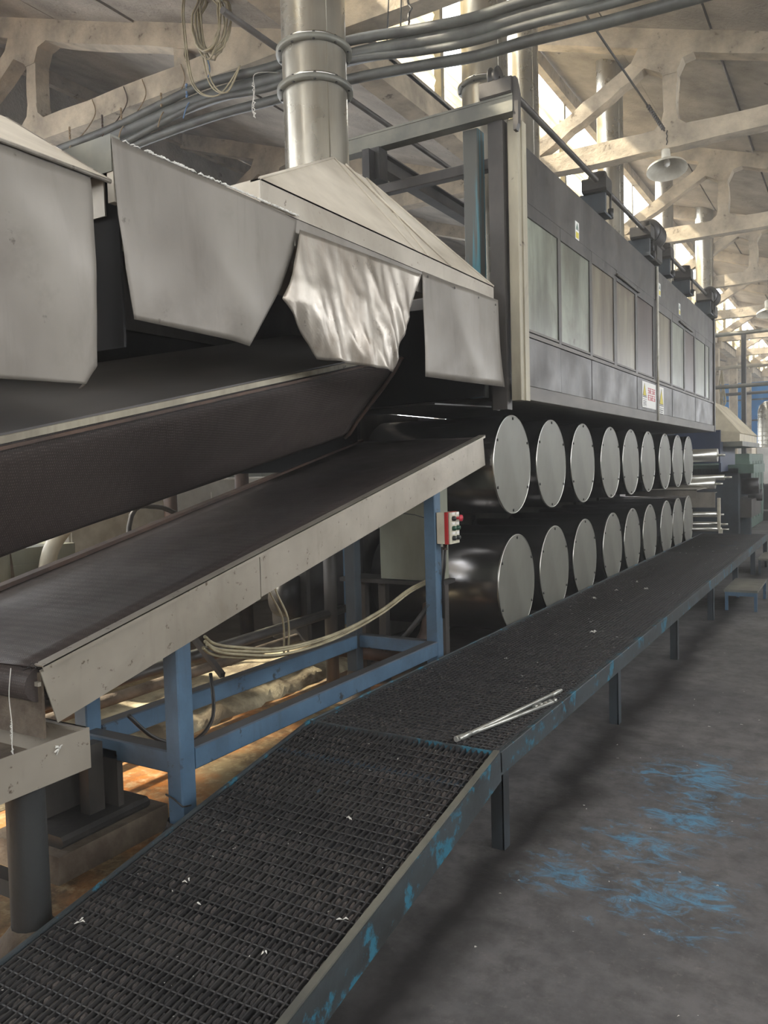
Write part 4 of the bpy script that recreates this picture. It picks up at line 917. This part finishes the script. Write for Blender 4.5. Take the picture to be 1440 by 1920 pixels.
for i, dx in enumerate((0, .03, -.15, -.17)):
    b = MB(); b.tube(smooth([(-4.6+dx, 5.0, 5.5), (-4.62+dx, 5.0, 5.3), (-4.56+dx, 5.02, 4.8), (-4.40+dx*.5, 5.05, 4.66), (-4.28, 5.1, 4.86)]), .006, 6); b.build('loose_end', 'hose', t)
strs = [(-6.45, 'string', 'straight string from roof beam down to the cables, the leftmost'), (-6.0, 'brown', 'reddish flat strap from roof beam down to the cables'), (-5.75, 'string', 'slanting string loop tied round roof beam and cables'), (-5.25, 'string', 'doubled string tied round the cables below the flaking beam'), (-4.95, 'bluestring', 'blue string knotted round the overhead cables')]
for x, mm, lb in strs:
    b = MB(); b.tube(smooth([(x-.05, 5.49, 5.31), (x, 5.48, 5.15), (x+.05, 5.3, 4.9), (x+.06, 5.13, 4.72), (x+.03, 5.1, 4.6)]), .0055, 5)
    for k in range(4): b.tube([(x+.05, 5.13, 4.78+.03*k), (x+.065, 5.12, 4.795+.03*k)], .01, 5)
    solo('string', b, mm, lb, 'string')
b = MB(); rnd = random.Random(8); pts = [(-3.95, 4.6, 4.75-.02*i+0, ) for i in range(1)]
b.tube(smooth([(-3.92, 5.13, 4.72), (-3.93, 4.85, 4.6), (-3.90, 4.8, 4.45), (-3.93, 4.8, 4.33), (-3.9, 4.8, 4.25)]), .003, 5)
for i in range(16): z = 4.26+i*.016; b.tube([(-3.91, 4.8, z), (-3.91+rnd.uniform(-.015, .015), 4.8, z+.008), (-3.91, 4.8, z+.015)], .004, 4)
solo('dusty_thread', b, 'fluff', 'dusty twisted thread hanging left of the near chimney', 'thread')
b = MB(); b.tube([(-3.1, 5.5, 5.6), (-3.1, 5.4, 4.75)], .006, 5); b.tube([(-3.0, 5.5, 5.6), (-2.98, 5.4, 4.75)], .006, 5)
for i in range(10): z = 4.8+i*.06; b.tube([(-2.9, 5.4, z), (-2.9+rnd.uniform(-.03, .03), 5.4, z+.03), (-2.9, 5.4, z+.06)], .009, 5)
solo('string', b, 'black', 'black twisted wires holding the cables right of the near chimney', 'string')
def lamp(x, y, z, zc, lb, r=.22):
    t = thing('pendant_lamp', lb, 'lamp', (x, y, z))
    b = MB(); b.lathe((x, y, z), [(r, 0), (r*.95, .03), (r*.62, .08), (r*.28, .12), (.05, .15), (.045, .26), (.03, .28), (.0005, .28)], 32); b.lathe((x, y, z), [(r, 0), (r*.92, .026), (r*.6, .072), (r*.2, .11), (.0005, .11)], 32); sh = b.build('lamp_shade', 'enamel', t); sh.rotation_euler = (-.22, -.1, 0)
    b = MB(); b.lathe((x, y, z+.03), [(.0005, 0), (.03, .02), (.035, .05), (.02, .1), (.015, .12)], 14); b.build('bulb', 'white', t)
    b = MB(); n = int((zc-z-.28)/.03)
    for i in range(max(1, n)):
        b.tube([(x+(.006 if i % 2 else -.006), y, z+.28+.03*i), (x+(-.006 if i % 2 else .006), y, z+.315+.03*i)], .005, 5)
    b.build('chain', 'black', t)
lamp(-1.88, 9.5, 4.86, 5.3, 'nearer white enamel pendant lamp hanging from a concrete truss')
lamp(-1.58, 17.5, 4.45, 5.3, 'farther white enamel pendant lamp beyond the cabinet')
lamp(-1.3, 29.5, 4.3, 5.3, 'most distant small pendant lamp in the hall')
b = MB(); b.tube([(-2.05, 7.1, 5.46), (-1.89, 9.42, 5.27)], .012, 6); b.tube([(-2.05, 7.1, 5.46), (-2.3, 3, 6.3)], .012, 6)
for i in range(12): b.tube([(-1.93+.003*i, 8.8+.05*i, 5.31-.004*i), (-1.92+.003*i, 8.83+.05*i, 5.32-.004*i)], .02, 5)
solo('lamp_wire', b, 'black', 'dusty black wire slanting down to the nearer pendant lamp', 'wire')

# ------------------------------------------------------------------ far end of the line
t = thing('far_exhaust_hood', 'beige dusty hood beyond the far end of the cabinet', 'hood', (-2.6, 17.5, 1.95))
b = MB(); x0, x1, ya, yb = -3.4, -1.92, 16.0, 18.8
b.prism([(x0, ya, 1.95), (x1, ya, 1.95), (x1, ya, 2.12), (x0, ya, 2.3)], (0, yb-ya, 0)); b.build('skirt', 'farbeige', t)
b = MB(); b.add([(x0, ya, 2.3), (x1+.02, ya, 2.1), (x1+.02, yb, 2.1), (x0, yb, 2.3), (-3.0, ya+.1, 2.78), (-2.42, ya+.1, 2.72), (-2.42, yb-.6, 2.72), (-3.0, yb-.6, 2.78)], [(0, 1, 5, 4), (1, 2, 6, 5), (2, 3, 7, 6), (3, 0, 4, 7), (4, 5, 6, 7)]); b.build('roof_sheet', 'farbeige', t)
b = MB(); b.box((x0, ya-.04, 1.86), (x1+.05, yb, 1.95)); b.build('rim_beam', 'greysteel', t)
b = MB(); b.box((-3.5, 15.6, 1.56), (-2.2, 15.7, 2.16)); b.box((-2.24, 15.7, 1.4), (-2.2, 17.6, 1.95)); solo('splash_shield', b, 'navy', 'dark navy panel under the beige hood', 'shield')
for i, (z, r, x1) in enumerate(((1.70, .115, -2.14), (1.31, .05, -2.05), (1.20, .085, -2.18), (.66, .05, -2.18), (.5, .04, -2.1), (.40, .04, -2.1))):
    b = MB(); b.tube([(-3.4, 14.9+.12*(i % 2), z), (x1, 14.9+.12*(i % 2), z)], r, 20); b.tube([(x1, 14.9+.12*(i % 2), z), (x1+.12, 14.9+.12*(i % 2), z)], .02, 8)
    solo('guide_roller', b, 'rim', '%s polished guide roller from the top, past the last drum' % ORD[i], 'roller')
b = MB(); b.bbox((-3.5, 14.7, 0), (-3.4, 15.2, 1.9), .01); solo('roller_rack', b, 'black', 'black upright machine frame holding the far ends of the guide rollers', 'frame')
b = MB(); b.box((-3.4, 14.72, .80), (-2.16, 14.74, 1.05)); b.box((-3.3, 14.72, 1.05), (-2.16, 14.95, 1.06)); solo('steel_apron', b, 'steel', 'flat pinkish steel apron between the far rollers', 'apron')
b = MB(); b.bbox((-2.14, 14.8, .42), (-2.09, 14.86, .96), .006); b.box((-2.12, 14.8, .0), (-2.06, 14.86, .42)); solo('roller_stand', b, 'cream', 'cream upright bracket at the end of the rollers', 'bracket')
t = thing('far_machine', 'dark machine frame standing beyond the rollers', 'machine', (-2.2, 17.5, 0))
for y in (16.6, 18.5): b = MB(); b.bbox((-3.3, y, 0), (-2.0, y+.1, 1.45), .02); b.build('side_plate', 'bluedark', t)
b = MB(); b.box((-3.3, 16.6, 1.35), (-1.75, 18.6, 1.52)); b.build('table', 'fargreen', t)
b = MB(); b.lathe((-2.0, 17.0, 1.1), [(.001, 0), (.16, 0), (.16, .3), (.001, .3)], 18, 0); b.build('motor_drum', 'black', t)
b = MB(); b.lathe((-1.95, 17.6, .9), [(.001, 0), (.12, 0), (.12, .25), (.001, .25)], 18, 0); b.build('motor_drum', 'black', t)
b = MB(); b.box((-2.1, 16.7, .5), (-1.8, 18.4, .85)); b.build('gear_guard', 'darksteel', t)
mach(-3.6, 20, -2.2, 23, 0, 1.75, 'fargreen', 'green enamel machine beyond the dark frame')
mach(-2.6, 25.5, -1.2, 29, .9, 1.95, 'palegrey', 'pale grey machine housing at the right far end')
b = MB(); b.box((-3.6, 23.1, 0), (-.4, 24.0, .25)); solo('low_platform', b, 'darksteel', 'low dark platform on the far floor', 'platform')
b = MB(); b.bbox((-2.9, 25, 0), (-1.2, 29, .88), .02); solo('machine_block', b, 'black', 'black machine block under the far grey housing', 'machine')
b = MB(); b.lathe((-2.2, 24.4, 0), [(.27, 1.95), (.27, 2.95), (.22, 3.1), (.1, 3.2), (.0005, 3.22)], 24)
for i in range(8): b.lathe((-2.2, 24.4, 2.0+i*.12), [(.27, 0), (.275, .01), (.27, .02)], 24)
solo('ribbed_duct', b, 'duct', 'short ribbed steel duct with domed cap at the right edge', 'duct')
b = MB(); b.bbox((-2.83, 23.9, 0), (-2.71, 24.02, 5.1), .01); solo('dark_post', b, 'black', 'slender black post in front of the blue wall', 'post', (-2.77, 24, 0))
t = thing('blue_partition', 'blue sheet partition at the far end of the hall', 'partition', (-3.5, 34, 0))
for i in range(4):
    b = MB(); b.box((-5.2+i*.75, 34, 2.2), (-4.47+i*.75, 34.06, 4.6)); b.build('sheet', 'farblue', t)
for z in (3.1, 3.9): b = MB(); b.box((-5.2, 33.95, z), (1, 33.99, z+.06)); b.build('rail', 'darksteel', t)
for i, (y, z, mm) in enumerate(((20.5, 4.55, 'greysteel'), (24.5, 4.2, 'beige'), (28.5, 3.75, 'darksteel'), (22, 3.45, 'greysteel'))):
    b = MB(); b.tube([(-6, y, z), (1.5, y, z+.05)], .05, 8); solo('far_pipe', b, mm, '%s horizontal service pipe crossing above the far machines' % ORD[i], 'pipe')
b = MB()
for i in range(10): b.tube(smooth([(-3.05, 22, 3.9-.0*i), (-3.05+random.uniform(-.08, .08), 22, 3.5), (-3.0+random.uniform(-.1, .1), 22, 3.1), (-3.05, 22, 2.95)]), .015, 5)
solo('rag_bundle', b, 'hose', 'bundle of pale cords hanging in front of the blue wall', 'cord')
b = MB(); b.lathe((-4.6, 26, 0), [(.3, 0), (.3, 3.3), (.0005, 3.32)], 20); solo('steel_tank', b, 'rim', 'bright steel tank left of the hanging cords', 'tank')

# ------------------------------------------------------------------ lint on ramp, walkway and floor
def flecks(name, label, spots, mm='fluff'):
    b = MB(); rnd = random.Random(len(spots))
    for (x, y, z, s) in spots:
        for k in range(rnd.randint(1, 3)):
            p = Vector((x+rnd.uniform(-s, s)*.5, y+rnd.uniform(-s, s)*.5, z+.001)); a = rnd.uniform(0, 6.28)
            a2 = a+rnd.uniform(-1.2, 1.2); q = p+Vector((math.cos(a)*s*.6, math.sin(a)*s*.6, s*.3)); b.tube([p, q, q+Vector((math.cos(a2)*s*.6, math.sin(a2)*s*.6, -s*.2))], [s*.05, s*.2, s*.04], 5)
    return solo(name, b, mm, label, 'lint', kind='stuff')
rnd = random.Random(17); sp = []
for i in range(60):
    y = rnd.uniform(1.2, 3.0); sp.append((rnd.uniform(XL+.05, XR-.05), y, ZR+(ZW-ZR)*(y-YR)/(Y0-YR)+.002, rnd.uniform(.002, .006)))
for x, y in ((-1.95, 1.9), (-1.84, 1.83), (-2.15, 1.62), (-1.5, 1.75), (-1.62, 2.4), (-1.35, 1.95)): sp.append((x, y, ZR+(ZW-ZR)*(y-YR)/(Y0-YR)+.004, .016))
flecks('ramp_lint', 'white cotton flecks scattered over the ramp grating', sp)
sp = [(rnd.uniform(XL+.05, XR-.05), 3+rnd.random()*9, ZW+.003, rnd.uniform(.004, .010)) for i in range(70)]
for x, y in ((-1.6, 5.5), (-1.9, 8), (-1.7, 7.6), (-2.0, 6.9), (-1.95, 7.4)): sp.append((x, y, ZW+.004, .03))
flecks('walkway_lint', 'white cotton flecks scattered over the walkway grating', sp)
sp = [(rnd.uniform(-1.2, .6), rnd.uniform(1.7, 9), .003, rnd.uniform(.003, .009)) for i in range(110)]
flecks('floor_lint', 'white cotton flecks scattered over the aisle floor', sp)
